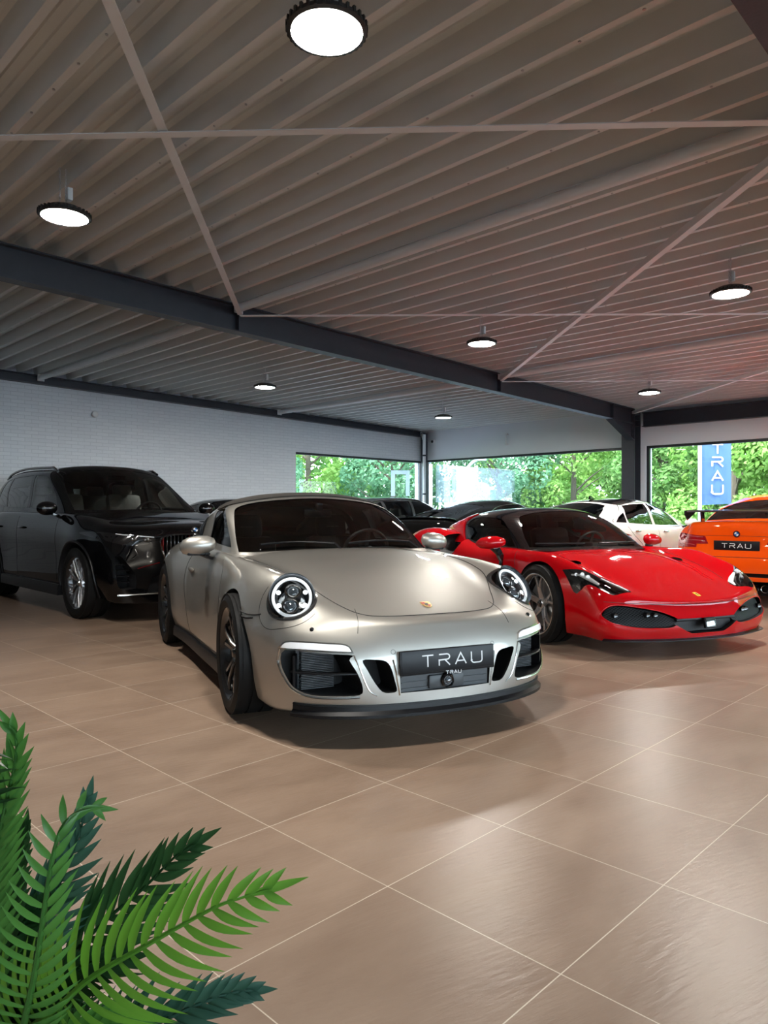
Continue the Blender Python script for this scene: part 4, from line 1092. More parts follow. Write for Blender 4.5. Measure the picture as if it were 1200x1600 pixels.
def hull_strip(mb, surf, prof, ys, z, span=2):
    """sweep a small profile [(out, z)] along the hull's nose at height z"""
    rows = []
    for y in ys:
        h, n = surf.ray((3, y, z), (-1, 0, 0))
        if h is None: continue
        n = Vector((n.x, n.y, 0)).normalized(); rows.append([mb.bm.verts.new(Vector((h.x, h.y, 0)) + n * o + Vector((0, 0, zz))) for o, zz in prof])
    m = len(prof)
    for i in range(len(rows) - 1):
        for k in range(m): mb.face([rows[i][k], rows[i][(k + 1) % m], rows[i + 1][(k + 1) % m], rows[i + 1][k]])
    mb.face(rows[0]); mb.face(rows[-1][::-1])
ysp = [-.725 + 1.45 * k / 48 for k in range(49)]
mb = MB(); hull_strip(mb, P_SURF, [(-.06, .207), (.004, .204), (.006, .182), (.022, .165), (.022, .150), (-.08, .148)], ysp, .215); mb.build('front_splitter', M_PLAS, PO)
mb = MB(); hull_strip(mb, P_SURF, [(-.01, .214), (.005, .212), (.007, .206), (-.01, .205)], ysp, .215); mb.build('lip_gap', M_CAV, PO)

for s in (1, -1):
    v = 'x'; q = lambda poly: poly if s > 0 else mirror_poly(poly)
    drl = q(smooth_poly([(.484, .468), (.57, .472), (.68, .478), (.770, .478), (.752, .503), (.70, .507), (.60, .503), (.505, .495)], 3, corners=(0, 3)))
    fr = add_patch('running_light', P_SURF, grow(drl, .007), v, M_SILV, PO, off=.005, thick=.02, step=.03)
    add_patch('light_strip', P_SURF, drl, v, M_LED, fr, off=.009, thick=.01, step=.03)
    # bright edge round the outer intake
    e = [(.776, .470), (.783, .40), (.765, .333), (.733, .282), (.665, .254), (.55, .249), (.45, .253)]
    seam(P_SURF, [(a * s, b) for a, b in e], v, .006, .001, M_SILV, PO, 'intake_trim')
    seam(P_SURF, [(a * s, b) for a, b in [(.474, .452), (.455, .40), (.43, .33), (.405, .28), (.37, .255)]], v, .004, .001, M_SILV, PO, 'intake_trim')
    seam(P_SURF, [(a * s, b) for a, b in [(.290, .425), (.279, .37), (.266, .30), (.258, .252)]], v, .004, .002, M_SILV, PO, 'intake_trim')
    # radiator and blade behind the outer intake
    mb = MB()
    for k in range(22):
        z = .272 + k * .0085; mb.box((.68, s * .60, z), (.05, .17, .0035))
    mb.box((.655, s * .60, .36), (.012, .20, .20)); mb.build('radiator', M_GREYP, PO)
    mb = MB(); P = []
    for k in range(9):
        y = .455 + .30 * k / 8; h, n = P_SURF.ray((3, s * y, .365), (-1, 0, 0)); P.append(h - n * .035)
    ribbon(mb, P, .05, .008, (0, 0, 1)); mb.build('intake_blade', M_PLAS, PO)
    mb = MB(); mb.box((.70, s * .715, .36), (.06, .012, .17), Matrix.Rotation(s * .5, 3, 'Z')); mb.build('intake_duct', M_PLAS, PO)
    # parking sensor rings
    for y, z in ((.285, .462), ):
        h, n = P_SURF.ray((3, s * y, z), (-1, 0, 0)); mb = MB(); a, b, d, o = dir_view(n)
        mb.tube([h + a * .011 * math.cos(t) + b * .011 * math.sin(t) for t in [2 * PI * k / 20 for k in range(20)]], .0012, 5, closed=True); mb.build('parking_sensor', M_GREYP, PO)
    # seams
    seam(P_SURF, [(s * a, b) for a, b in [(.40, .652), (.425, .60), (.44, .55)]], v, .0016, 0, parent=PO)
    vy = 'y' if s > 0 else 'Y'
    seam(P_SURF, [(.235, .612), (.30, .605), (.38, .607), (.425, .615)], vy, .004, 0, parent=PO, name='bumper_gap')
    seam(P_SURF, [(.255, .585), (.31, .583), (.37, .59)], vy, .006, -.002, M_PLAS, parent=PO, name='side_marker')
    seam(P_SURF, [(-.60, .835), (-.50, .76), (-.455, .62), (-.46, .45), (-.50, .30), (-.52, .235)], vy, .0022, 0, parent=PO, name='door_gap')
    seam(P_SURF, [(-1.52, .862), (-1.60, .76), (-1.62, .60), (-1.56, .42), (-1.50, .235)], vy, .0022, 0, parent=PO, name='door_gap')
    seam(P_SURF, [(-.52, .235), (-1.0, .228), (-1.50, .235)], vy, .0022, 0, parent=PO, name='door_gap')
    # sill
    mb = MB(); P = []
    for k in range(12):
        x = -.42 - 1.62 * k / 11; h, n = P_SURF.ray((x, s * 3, .205), (0, -s, 0)); P.append(h + Vector((0, s * .004, -.035)))
    ribbon(mb, P, .05, .075, (0, 0, 1)); mb.build('side_sill', M_PLAS, PO)
    # handle
    h, n = P_SURF.ray((-1.42, s * 3, .715), (0, -s, 0)); mb = MB(); mb.sphere(h + Vector((0, s * .010, 0)), .028, 20, 12, (3.6, .55, .62)); mb.build('door_handle', M_SILVER, PO)
    # mirror
    mb = MB(); c = Vector((-.88, s * .905, .918))
    prof = [(-.115, .012), (-.10, .040), (-.06, .060), (0, .066), (.06, .062), (.10, .046), (.118, .014)]
    rings = []
    for t, hh in prof:
        ring = []
        for k in range(20):
            a = 2 * PI * k / 20; ring.append(mb.bm.verts.new(c + Vector((hh * 1.15 * math.cos(a) * (1 if math.cos(a) > 0 else .55) - .18 * t * 1, s * t, hh * math.sin(a) - .10 * t))))
        rings.append(ring)
    for i in range(len(rings) - 1):
        for k in range(20): mb.face([rings[i][k], rings[i][(k + 1) % 20], rings[i + 1][(k + 1) % 20], rings[i + 1][k]])
    mb.face(rings[0]); mb.face(rings[-1][::-1]); mr = mb.build('door_mirror', M_SILVER, PO, smooth=60)
    mb = MB(); ribbon(mb, [c + Vector((.0, -s * .03, -.062)), c + Vector((-.01, -s * .075, -.085)), c + Vector((-.02, -s * .13, -.098))], [.10, .07, .09], .02, (0, 0, 1)); mb.box(c + Vector((-.01, 0, -.058)), (.09, .15, .018), bev=.006); mb.build('mirror_arm', M_PLAS, mr)
seam(P_SURF, [(-.30, -.672), (-.10, -.655), (.10, -.632), (.30, -.598), (.45, -.550), (.56, -.500), (.66, -.455), (.735, -.410), (.782, -.35), (.808, -.25), (.822, -.12), (.826, 0), (.822, .12), (.808, .25), (.782, .35), (.735, .410), (.66, .455), (.56, .500), (.45, .550), (.30, .598), (.10, .632), (-.10, .655), (-.30, .672)], 'z', .0026, 0, parent=PO, name='bonnet_gap')
# crest on the bonnet
bh, bn = P_SURF.ray((.725, 0, 3), (0, 0, -1)); a, b, d, o = dir_view(bn, o=bh); BV = (a, b, d, bh + bn * .3)
M_GOLD = mat('badge_gold', (.70, .47, .18), .25, 1.0)
sh = smooth_poly([(-.026, .030), (0, .034), (.026, .030), (.027, -.002), (.018, -.026), (0, -.037), (-.018, -.026), (-.027, -.002)], 3, corners=(0, 2, 5))
bd = add_patch('badge', P_SURF, sh, BV, M_GOLD, PO, off=.003, thick=.004, step=.012)
for poly, m in (([(-.022, .024), (-.004, .024), (-.004, .004), (-.022, .004)], mat('badge_red', (.35, .02, .02), .3)), ([(.004, -.006), (.020, -.006), (.012, -.024), (.004, -.029)], MATS['badge_red']),
                ([(-.009, .012), (.009, .012), (.009, -.004), (0, -.012), (-.009, -.004)], mat('badge_black', (.01, .01, .01), .3))):
    add_patch('badge_field', P_SURF, poly, BV, m, bd, off=.0042, thick=.001, step=.01)
# plate, bracket, camera
mb = MB(); PT = Matrix.Rotation(-.06, 3, 'Y'); mb.box((.955, 0, .408), (.014, .535, .120), PT, bev=.004); hd = mb.build('plate_holder', M_PLAS, PO)
mb = MB(); mb.box((.962, 0, .412), (.006, .520, .108), PT, bev=.002); pl = mb.build('number_plate', M_PLATE, PO)
mb = MB(); px_ = Vector((1, 0, .06)).normalized(); lettering(mb, 'TRAU', (.9665, -.150, .384), (0, 1, 0), (-.06, 0, 1), px_, .055, .062, .0935, .0062, .0015); mb.build('lettering', M_LETW, pl, smooth=None)
mb = MB(); lettering(mb, 'TRAU', (.9675, -.018, .340), (0, 1, 0), (-.06, 0, 1), px_, .015, .017, .0235, .0028, .0012); mb.build('lettering', M_LETW, hd, smooth=None)
mb = MB(); mb.box((.905, 0, .315), (.04, .50, .11)); mb.box((.93, 0, .300), (.03, .20, .07), bev=.012)
for k in range(3): mb.box((.927, 0, .277 + k * .03), (.01, .49, .006))
mb.build('centre_grille', M_GREYP, PO)
mb = MB(); mb.lathe([(0, .01), (.022, .01), (.030, .018), (.036, .012), (.036, -.02), (0, -.02)], 28, 'x', (.945, .0, .305)); cm = mb.build('radar_camera', M_GLOSSB, PO)
mb = MB(); mb.sphere((.953, 0, .305), .017, 16, 10); mb.build('camera_lens', MATS['lens_dark_glass'], cm)
# cabin
mb = MB(); mb.box((-.72, 0, .80), (.36, 1.26, .12), bev=.04); mb.box((-.80, .37, .85), (.22, .36, .07), bev=.03); mb.box((-.86, 0, .66), (.25, .9, .2), bev=.04); mb.build('dashboard', M_CABIN, PO)
for y in (.37, -.37):
    st = make_seat(PO, -1.38, y, .22, 1.02)
    mb = MB(); lettering(mb, 'GTS', (-1.697, y - .055, 1.0), (0, 1, 0), (0, 0, 1), (1, 0, 0), .022, .030, .038, .004, .001); mb.build('embroidery', mat('grey_thread', (.25, .25, .25), .6), st, smooth=None)
make_steering(PO, -.98, .37, .84)
mb = MB(); mb.box((-1.02, 0, 1.135), (.03, .22, .06), Matrix.Rotation(.1, 3, 'Y'), bev=.014); mb.box((-.99, 0, 1.18), (.04, .05, .06), bev=.01); mb.build('rear_view_mirror', M_PLAS, PO)
for y0, y1 in ((.55, .05), (-.05, -.55)):
    P = []
    for k in range(8):
        y = y0 + (y1 - y0) * k / 7; h, n = P_CSURF.ray((3, y, .915 + .012 * math.sin(k / 7 * PI)), (-1, 0, 0))
        if h is not None: P.append(h + n * .018)
    mb = MB(); mb.tube(P, .007, 8); mb.tube([P[0], P[0] + Vector((.06, .03, -.04))], .009, 8); mb.build('wiper', M_PLAS, PO)
mb = MB(); mb.tube(open_curve([(-1.78, s_, z_) for s_, z_ in ((-.60, .85), (-.58, 1.0), (-.50, 1.12), (-.30, 1.19), (0, 1.215), (.30, 1.19), (.50, 1.12), (.58, 1.0), (.60, .85))], 5), .03, 10); mb.build('roll_hoop', M_CABIN, PO)
# ---------------------------------------------------------------- red sports car
FE = car_root('sports_car', 2.20, 6.70, 23.0, 'low red sports car with black roof parked behind the silver one', 'car')
M_RED = M_paint('red_paint', (0.46, 0.0015, 0.005), 0.0, 0.30, 1.0)
def ferrari_hull():
    xs = [.52, .35, .10, -.15, -.42, -.80, -1.20, -1.60, -2.00, -2.30, -2.60, -2.95]
    T = [
     {.52: (.83, .13), .3: (.86, .13), 0: (.88, .13), -.5: (.87, .13), -1.5: (.90, .14), -2.3: (.93, .16), -2.95: (.88, .22)},
     {.52: (.90, .26), .3: (.925, .27), 0: (.935, .28), -.45: (.90, .25), -1: (.91, .25), -1.6: (.94, .28), -2.3: (.975, .32), -2.95: (.93, .36)},
     {.52: (.903, .42), .3: (.935, .44), 0: (.95, .48), -.45: (.885, .44), -1.0: (.88, .44), -1.5: (.905, .48), -2.2: (.979, .52), -2.6: (.979, .54), -2.95: (.93, .54)},
     {.52: (.885, .55), .3: (.915, .60), 0: (.93, .66), -.45: (.895, .66), -1: (.91, .64), -1.5: (.93, .66), -2.2: (.96, .76), -2.6: (.955, .76), -2.95: (.91, .70)},
     {.52: (.815, .66), .3: (.82, .73), .1: (.825, .775), -.15: (.825, .79), -.42: (.82, .785), -.8: (.83, .77), -1.2: (.84, .77), -1.6: (.84, .83), -2.0: (.83, .92), -2.3: (.82, .945), -2.6: (.80, .925), -2.95: (.76, .86)},
     {.52: (.61, .580), .3: (.63, .650), .1: (.63, .698), -.15: (.63, .745), -.42: (.67, .775), -.8: (.70, .80), -1.2: (.70, .80), -1.6: (.66, .86), -2.0: (.64, .93), -2.3: (.60, .94), -2.95: (.56, .88)},
     {.52: (.42, .590), .3: (.43, .680), .1: (.43, .728), -.15: (.43, .765), -.42: (.44, .785), -.8: (.46, .84), -1.6: (.44, .87), -2.0: (.42, .96), -2.95: (.38, .90)},
     {.52: (.21, .598), .3: (.21, .688), .1: (.21, .738), -.15: (.21, .778), -.42: (.22, .797), -.8: (.23, .85), -1.6: (.22, .87), -2.0: (.21, .98), -2.95: (.19, .91)},
     {.52: (0, .600), .3: (0, .690), .1: (0, .741), -.15: (0, .782), -.42: (0, .802), -.8: (0, .85), -1.6: (0, .87), -2.0: (0, .985), -2.95: (0, .915)}]
    cols = [interp_tab(t, xs) for t in T]
    rings = [[(x, cols[r][i][0], cols[r][i][1]) for r in range(9)] for i, x in enumerate(xs)]
    st0 = [(.74, .825, .13), (.785, .865, .24), (.775, .862, .34), (.745, .85, .44), (.705, .80, .552), (.795, .60, .497), (.855, .40, .470), (.892, .2, .458), (.905, 0, .454)]
    front = [[(.85, .66, .13), (.92, .44, .13), (.965, .21, .13), (.975, 0, .13)], [(.89, .64, .24), (.965, .43, .24), (1.0, .21, .24), (1.01, 0, .24)],
             [(.875, .62, .34), (.945, .42, .335), (.98, .21, .33), (.99, 0, .33)], [(.845, .61, .425), (.915, .41, .42), (.948, .2, .415), (.958, 0, .412)]]
    stN = [(-3.26, .80, .26), (-3.32, .85, .42), (-3.32, .86, .56), (-3.28, .84, .68), (-3.24, .75, .80), (-3.30, .56, .84), (-3.33, .38, .855), (-3.35, .2, .86), (-3.35, 0, .86)]
    rear = [[(-3.42, .6, .26), (-3.47, .4, .26), (-3.5, .2, .26), (-3.5, 0, .26)], [(-3.48, .62, .42), (-3.53, .4, .42), (-3.55, .2, .42), (-3.56, 0, .42)],
            [(-3.48, .62, .56), (-3.53, .4, .56), (-3.55, .2, .56), (-3.55, 0, .56)], [(-3.43, .6, .70), (-3.48, .4, .72), (-3.5, .2, .73), (-3.5, 0, .73)]]
    return cc_body([st0] + rings + [stN], front, rear, 4, 4, 4, crease=[(0, .6)])
def ferrari_cabin():
    def st(x, *p): return [(x, a, b) for a, b in p]
    r0 = [(-.42, .72, .68), (-.50, .71, .772), (-.74, .635, .95), (-.985, .535, 1.095), (-.93, .29, 1.15), (-.90, 0, 1.165)]
    rings = [r0, st(-1.3, (.77, .68), (.76, .81), (.69, .98), (.57, 1.115), (.30, 1.178), (0, 1.19)), st(-1.65, (.75, .68), (.73, .83), (.67, .98), (.57, 1.10), (.30, 1.165), (0, 1.178)),
             st(-2.0, (.68, .70), (.66, .86), (.62, .97), (.53, 1.055), (.28, 1.12), (0, 1.135)), [(-2.5, .50, .72), (-2.5, .48, .90), (-2.48, .46, .95), (-2.45, .42, .985), (-2.42, .24, 1.02), (-2.42, 0, 1.03)]]
    front = [[(-.25, .42, .68), (-.18, 0, .68)], [(-.36, .42, .79), (-.30, 0, .815)], [(-.64, .35, 1.01), (-.60, 0, 1.03)]]
    rear = [[(-2.8, .3, .72), (-2.85, 0, .72)], [(-2.78, .28, .86), (-2.83, 0, .86)], [(-2.65, .26, .95), (-2.7, 0, .95)]]
    return cc_body(rings, front, rear, 3, 2, 4)
F_HULL = ferrari_hull(); F_SURF = Surf(F_HULL); F_CABM = ferrari_cabin(); F_CSURF = Surf(F_CABM)
def mesh_mat(name, scale, c1, c2):
    """woven grille: diamond mesh with dark holes"""
    m = mat(name, c1, .5, spec=.15); nt = m.node_tree; b = nt.nodes['Principled BSDF']; N = nt.nodes.new; L = nt.links.new
    tc = N('ShaderNodeTexCoord'); sp = N('ShaderNodeSeparateXYZ'); L(tc.outputs['Object'], sp.inputs[0])
    def lin(a, bb):
        x = N('ShaderNodeMath'); x.operation = 'MULTIPLY'; x.inputs[1].default_value = a * scale; L(sp.outputs['Y'], x.inputs[0])
        y = N('ShaderNodeMath'); y.operation = 'MULTIPLY_ADD'; y.inputs[1].default_value = bb * scale; L(sp.outputs['Z'], y.inputs[0]); L(x.outputs[0], y.inputs[2])
        f = N('ShaderNodeMath'); f.operation = 'FRACT'; L(y.outputs[0], f.inputs[0]); g = N('ShaderNodeMath'); g.operation = 'LESS_THAN'; g.inputs[1].default_value = .22; L(f.outputs[0], g.inputs[0]); return g.outputs[0]
    mx = N('ShaderNodeMath'); mx.operation = 'MAXIMUM'; L(lin(1, 1.6), mx.inputs[0]); L(lin(1, -1.6), mx.inputs[1])
    mi = N('ShaderNodeMix'); mi.data_type = 'RGBA'; mi.inputs[6].default_value = (*c2, 1); mi.inputs[7].default_value = (*c1, 1); L(mx.outputs[0], mi.inputs[0]); L(mi.outputs[2], b.inputs['Base Color'])
    bp = N('ShaderNodeBump'); bp.inputs['Distance'].default_value = .006; L(mx.outputs[0], bp.inputs['Height']); L(bp.outputs[0], b.inputs['Normal']); return m
M_MESH = mesh_mat('grille_mesh', 34, (.028, .028, .03), (.001, .001, .001))
F_GR = smooth_poly([(.29, .292), (.36, .335), (.46, .368), (.58, .390), (.70, .408), (.79, .408), (.845, .378), (.868, .335), (.83, .292), (.76, .268), (.62, .243), (.46, .238), (.35, .245)], 3)
F_CE = [(-.33, .305), (.33, .305), (.33, .262), (.24, .215), (.17, .185), (-.17, .185), (-.24, .215), (-.33, .262)]
F_WS = smooth_poly([(-.68, .786), (-.35, .803), (0, .814), (.35, .803), (.68, .786), (.62, .94), (.535, 1.065), (.46, 1.108), (.28, 1.142), (0, 1.152), (-.28, 1.142), (-.46, 1.108), (-.535, 1.065), (-.62, .94)], 4, corners=(0, 4))
F_SW = smooth_poly([(-.66, .800), (-1.05, .812), (-1.50, .845), (-1.66, .93), (-1.70, 1.02), (-1.60, 1.075), (-1.35, 1.085), (-1.08, 1.065), (-.88, .965)], 4, corners=(0,))
F_LAMP = smooth_poly([(.30, .893), (.47, .842), (.565, .775), (.62, .66), (.68, .575), (.76, .57), (.785, .66), (.775, .76), (.70, .835), (.55, .890), (.42, .903)], 3, corners=(0,))
F_INT = smooth_poly([(-1.52, .80), (-1.66, .90), (-1.84, .89), (-1.88, .80), (-1.80, .70), (-1.62, .66)], 4)
def build_ferrari():
    cut = []
    for s in (1, -1):
        cut.append(('DIFFERENCE', cyl_mesh((0, .335), .378, s * .52, s * 1.3), 1)); cut.append(('DIFFERENCE', cyl_mesh((-2.60, .35), .392, s * .52, s * 1.3), 1))
        q = F_GR if s > 0 else mirror_poly(F_GR)
        cut.append(('DIFFERENCE', prism_mesh(q, .60, 1.4, 'x'), 1)); cut.append(('DIFFERENCE', prism_mesh(F_INT, s * .66, s * 1.2, 'y'), 1))
        fl = F_LAMP if s > 0 else [(a, -b) for a, b in F_LAMP][::-1]
        cut.append(('DIFFERENCE', prism_mesh(fl, .44, 1.0, 'z'), 1))
    cut.append(('DIFFERENCE', prism_mesh(F_CE, .80, 1.4, 'x'), 1))
    cut.append(('DIFFERENCE', prism_mesh([(-.42, -.66), (-.42, .66), (-2.0, .60), (-2.0, -.60)], .30, 1.4, 'z'), 2))
    body = booleans(F_HULL.copy(), cut, F_SURF, [M_RED, M_CAV, M_CABIN]); b = bpy.data.objects.new('body', body); COL.objects.link(b); b.parent = FE
    cab = booleans(F_CABM.copy(), [('DIFFERENCE', inset_mesh(F_CABM, .026), 2), ('DIFFERENCE', prism_mesh([(-.1, -.9), (-2.4, -.9), (-2.4, .9), (-.1, .9)], .5, .775, 'z'), 2),
        ('DIFFERENCE', prism_mesh(F_WS, -1.05, 0, 'x'), 2)] + [('DIFFERENCE', prism_mesh(F_SW, s * .4, s * 1.0, 'y'), 2) for s in (1, -1)], F_CSURF, [M_GLOSSB, M_CAV, M_CABIN])
    c = bpy.data.objects.new('roof', cab); COL.objects.link(c); c.parent = FE; c['label'] = 'gloss black roof and pillars'
    add_patch('windscreen', F_CSURF, grow(F_WS, .004), 'x', M_TINT, FE, off=-.003, thick=0, step=.05)
    for v in ('y', 'Y'): 
        add_patch('side_window', F_CSURF, grow(F_SW, .004), v, M_DTINT, FE, off=-.003, thick=0, step=.05)
        add_patch('rear_quarter', F_CSURF, smooth_poly([(-1.56, .80), (-1.72, .90), (-1.79, 1.03), (-1.70, 1.115), (-1.95, 1.11), (-2.2, 1.05), (-2.5, .95), (-2.7, .82)], 3, corners=(0, 3, 7)), v, M_RED, FE, off=.014, thick=.02, step=.05)
build_ferrari()
for s in (1, -1):
    fl = [(a, b * s) for a, b in F_LAMP]
    cv = add_patch('headlamp', F_SURF, fl, 'z', M_LENS, FE, off=.002, thick=0, step=.04)
    inn = [(a, b * s) for a, b in grow(F_LAMP, -.004)]
    add_patch('lamp_housing', F_SURF, inn, 'z', M_GLOSSB, cv, off=-.045, thick=0, step=.05)
    def bar(pts, w, m, name, o=-.022):
        P = []
        for x, y in pts:
            h, n = F_SURF.ray((x, y * s, 3), (0, 0, -1)); P.append(h + n * o)
        mb = MB(); ribbon(mb, P, w, .014, n); return mb.build(name, m, cv)
    bar([(.60, .735), (.635, .665), (.675, .61), (.745, .585)], [.022, .045, .050, .016], M_LED, 'light_bar', -.004)
    bar([(.62, .77), (.675, .69), (.725, .645), (.765, .635)], [.02, .035, .035, .015], M_GLOSSB, 'dark_fin', -.010)
    for x, y, rr in ((.44, .875, .014), (.50, .855, .017), (.56, .835, .017)):
        h, n = F_SURF.ray((x, y * s, 3), (0, 0, -1)); mb = MB(); mb.sphere(h - n * .022, rr, 14, 10); mb.build('led_lens', mat('lens_clear_white', (.75, .8, .85), .08, .2, coat=1, emit=(.9, .95, 1), estr=.4), cv)
    bar([(.38, .888), (.48, .862), (.58, .83), (.66, .79)], [.02, .05, .05, .02], mat('lamp_reflector', (.75, .77, .8), .3, .3, coat=1), 'reflector', -.030)
    q = F_GR if s > 0 else mirror_poly(F_GR)
    seam(F_SURF, [(a * s, b) for a, b in [(.42, .362), (.58, .396), (.70, .414), (.79, .414), (.85, .382), (.875, .335), (.83, .286), (.76, .262), (.62, .237), (.46, .232)]], 'x', .004, .0, M_RED, FE, 'intake_lip')
    add_patch('grille', F_SURF, grow(q, -.002), 'x', M_MESH, FE, off=-.03, thick=0, step=.04)
    vy = 'y' if s > 0 else 'Y'
    for y in (.47, .53, .78):
        h, n = F_SURF.ray((3, y * s, .335), (-1, 0, 0)); mb = MB(); mb.lathe([(0, .004), (.014, .004), (.020, .008), (.020, -.03), (0, -.03)], 18, 'x', h - Vector((.012, 0, 0))); mb.build('parking_sensor', M_GLOSSB, FE)
    seam(F_SURF, [(-.46, .78), (-.40, .62), (-.42, .42), (-.52, .22)], vy, .0025, parent=FE, name='door_gap')
    seam(F_SURF, [(-1.50, .80), (-1.58, .62), (-1.50, .40), (-1.42, .24)], vy, .0025, parent=FE, name='door_gap')
    mb = MB(); P = []
    for k in range(12):
        x = -.42 - 1.72 * k / 11; h, n = F_SURF.ray((x, s * 3, .19), (0, -s, 0)); P.append(h + Vector((0, s * .01, -.055)))
    ribbon(mb, P, .07, .03, (0, 0, 1)); mb.build('side_sill', M_PLAS, FE)
    # mirror on a black stalk
    mb = MB(); c = Vector((-.68, s * 1.00, .85)); rings = []
    for t, hh in ((-.14, .012), (-.12, .040), (-.06, .060), (.02, .062), (.09, .048), (.13, .016)):
        rings.append([mb.bm.verts.new(c + Vector((hh * 1.5 * math.cos(a) * (1 if math.cos(a) > 0 else .5) - .25 * t, s * t, hh * math.sin(a) - .06 * t))) for a in [2 * PI * k / 18 for k in range(18)]])
    for i in range(5):
        for k in range(18): mb.face([rings[i][k], rings[i][(k + 1) % 18], rings[i + 1][(k + 1) % 18], rings[i + 1][k]])
    mb.face(rings[0]); mb.face(rings[-1][::-1]); mr = mb.build('door_mirror', M_RED, FE, smooth=60)
    mb = MB(); ribbon(mb, [c + Vector((.01, -s * .03, -.03)), c + Vector((.03, -s * .08, -.09)), c + Vector((.05, -s * .115, -.17)), c + Vector((.06, -s * .12, -.24))], [.09, .07, .07, .11], .030, (1, 0, .3)); mb.build('mirror_arm', M_GLOSSB, mr)
seam(F_SURF, [(-.30, -.66), (.0, -.655), (.25, -.645), (.45, -.63), (.60, -.60)], 'z', .0022, parent=FE, name='bonnet_gap'); seam(F_SURF, [(-.30, .66), (.0, .655), (.25, .645), (.45, .63), (.60, .60)], 'z', .0022, parent=FE, name='bonnet_gap')
seam(F_SURF, [(-.84, .440), (-.62, .424), (-.3, .412), (0, .408), (.3, .412), (.62, .424), (.84, .440)], 'x', .0022, parent=FE, name='bonnet_gap')
mb = MB(); hull_strip(mb, F_SURF, [(-.05, .150), (.012, .150), (.03, .141), (.03, .133), (-.06, .130)], [-.84 + 1.68 * k / 48 for k in range(49)], .165); mb.build('front_splitter', M_PLAS, FE)
mb = MB(); mb.box((.93, 0, .245), (.03, .60, .10)); mb.box((.965, 0, .292), (.03, .62, .022), bev=.005); mb.build('centre_grille', M_PLAS, FE)
mb = MB(); mb.box((1.0, .01, .262), (.03, .115, .088), Matrix.Rotation(-.25, 3, 'Y'), bev=.008); rd = mb.build('radar_sensor', M_PLAS, FE)
mb = MB(); mb.box((1.016, .01, .266), (.006, .098, .072), Matrix.Rotation(-.25, 3, 'Y'), bev=.003); mb.build('sensor_cover', mat('sensor_cover_mirror', (.30, .34, .33), .06, .9), rd)
# small yellow badge with a dark figure
bh, bn = F_SURF.ray((.86, .02, 3), (0, 0, -1)); a, b, d, o = dir_view(bn, o=bh); BV = (a, b, d, bh + bn * .3)
bd = add_patch('badge', F_SURF, [(-.019, -.030), (.019, -.030), (.019, .030), (-.019, .030)], BV, mat('badge_yellow', (.85, .60, .05), .3), FE, off=.003, thick=.004, step=.012)
add_patch('badge_field', F_SURF, smooth_poly([(-.008, -.020), (.006, -.020), (.004, -.004), (.010, .010), (.002, .020), (-.006, .008), (-.004, -.006)], 3), BV, MATS['badge_black'], bd, off=.0045, thick=.001, step=.01)
FW = dict(R=.340, width=.245, rr=.262, n=5, style='star', m_rim=mat('wheel_dark_grey', (.02, .02, .022), .25, coat=.8), m_face=mat('wheel_grey_face', (.42, .42, .43), .25, .9), caliper=(.02, .02, .02))
FWR = dict(FW, R=.36, width=.30, rr=.268)
put_wheels(FE, [FW, FW, FWR, FWR], [(0, .832, .34, -.05), (0, -.832, .34, -.05), (-2.6, .82, .36, 0), (-2.6, -.82, .36, 0)])
for o in FE.children:
    if o.name.startswith('wheel'):
        for q in o.children:
            if q.name.startswith('rim'):
                mb = MB(); w = .1225 if o.location.x > -1 else .15; mb.lathe([(.270, w * .90 + .004), (.262, w * .90 + .006), (.256, w * .90 + .002)], 72, 'y'); mb.build('rim_edge', M_SILV, q)
# cabin
mb = MB(); mb.box((-.62, 0, .72), (.40, 1.26, .14), bev=.05); mb.box((-.74, .36, .79), (.2, .34, .08), bev=.03); mb.build('dashboard', M_CABIN, FE)
for y in (.37, -.37): make_seat(FE, -1.30, y, .24, 1.0)
make_steering(FE, -.92, .37, .76)
mb = MB(); mb.box((-.92, 0, 1.07), (.03, .2, .05), bev=.014); mb.build('rear_view_mirror', M_PLAS, FE)
for y0, y1 in ((.55, .0), (-.15, -.62)):
    P = []
    for k in range(8):
        y = y0 + (y1 - y0) * k / 7; h, n = F_CSURF.ray((3, y, .828), (-1, 0, 0)); P.append(h + n * .016)
    mb = MB(); mb.tube(P, .008, 8); mb.build('wiper', M_PLAS, FE)
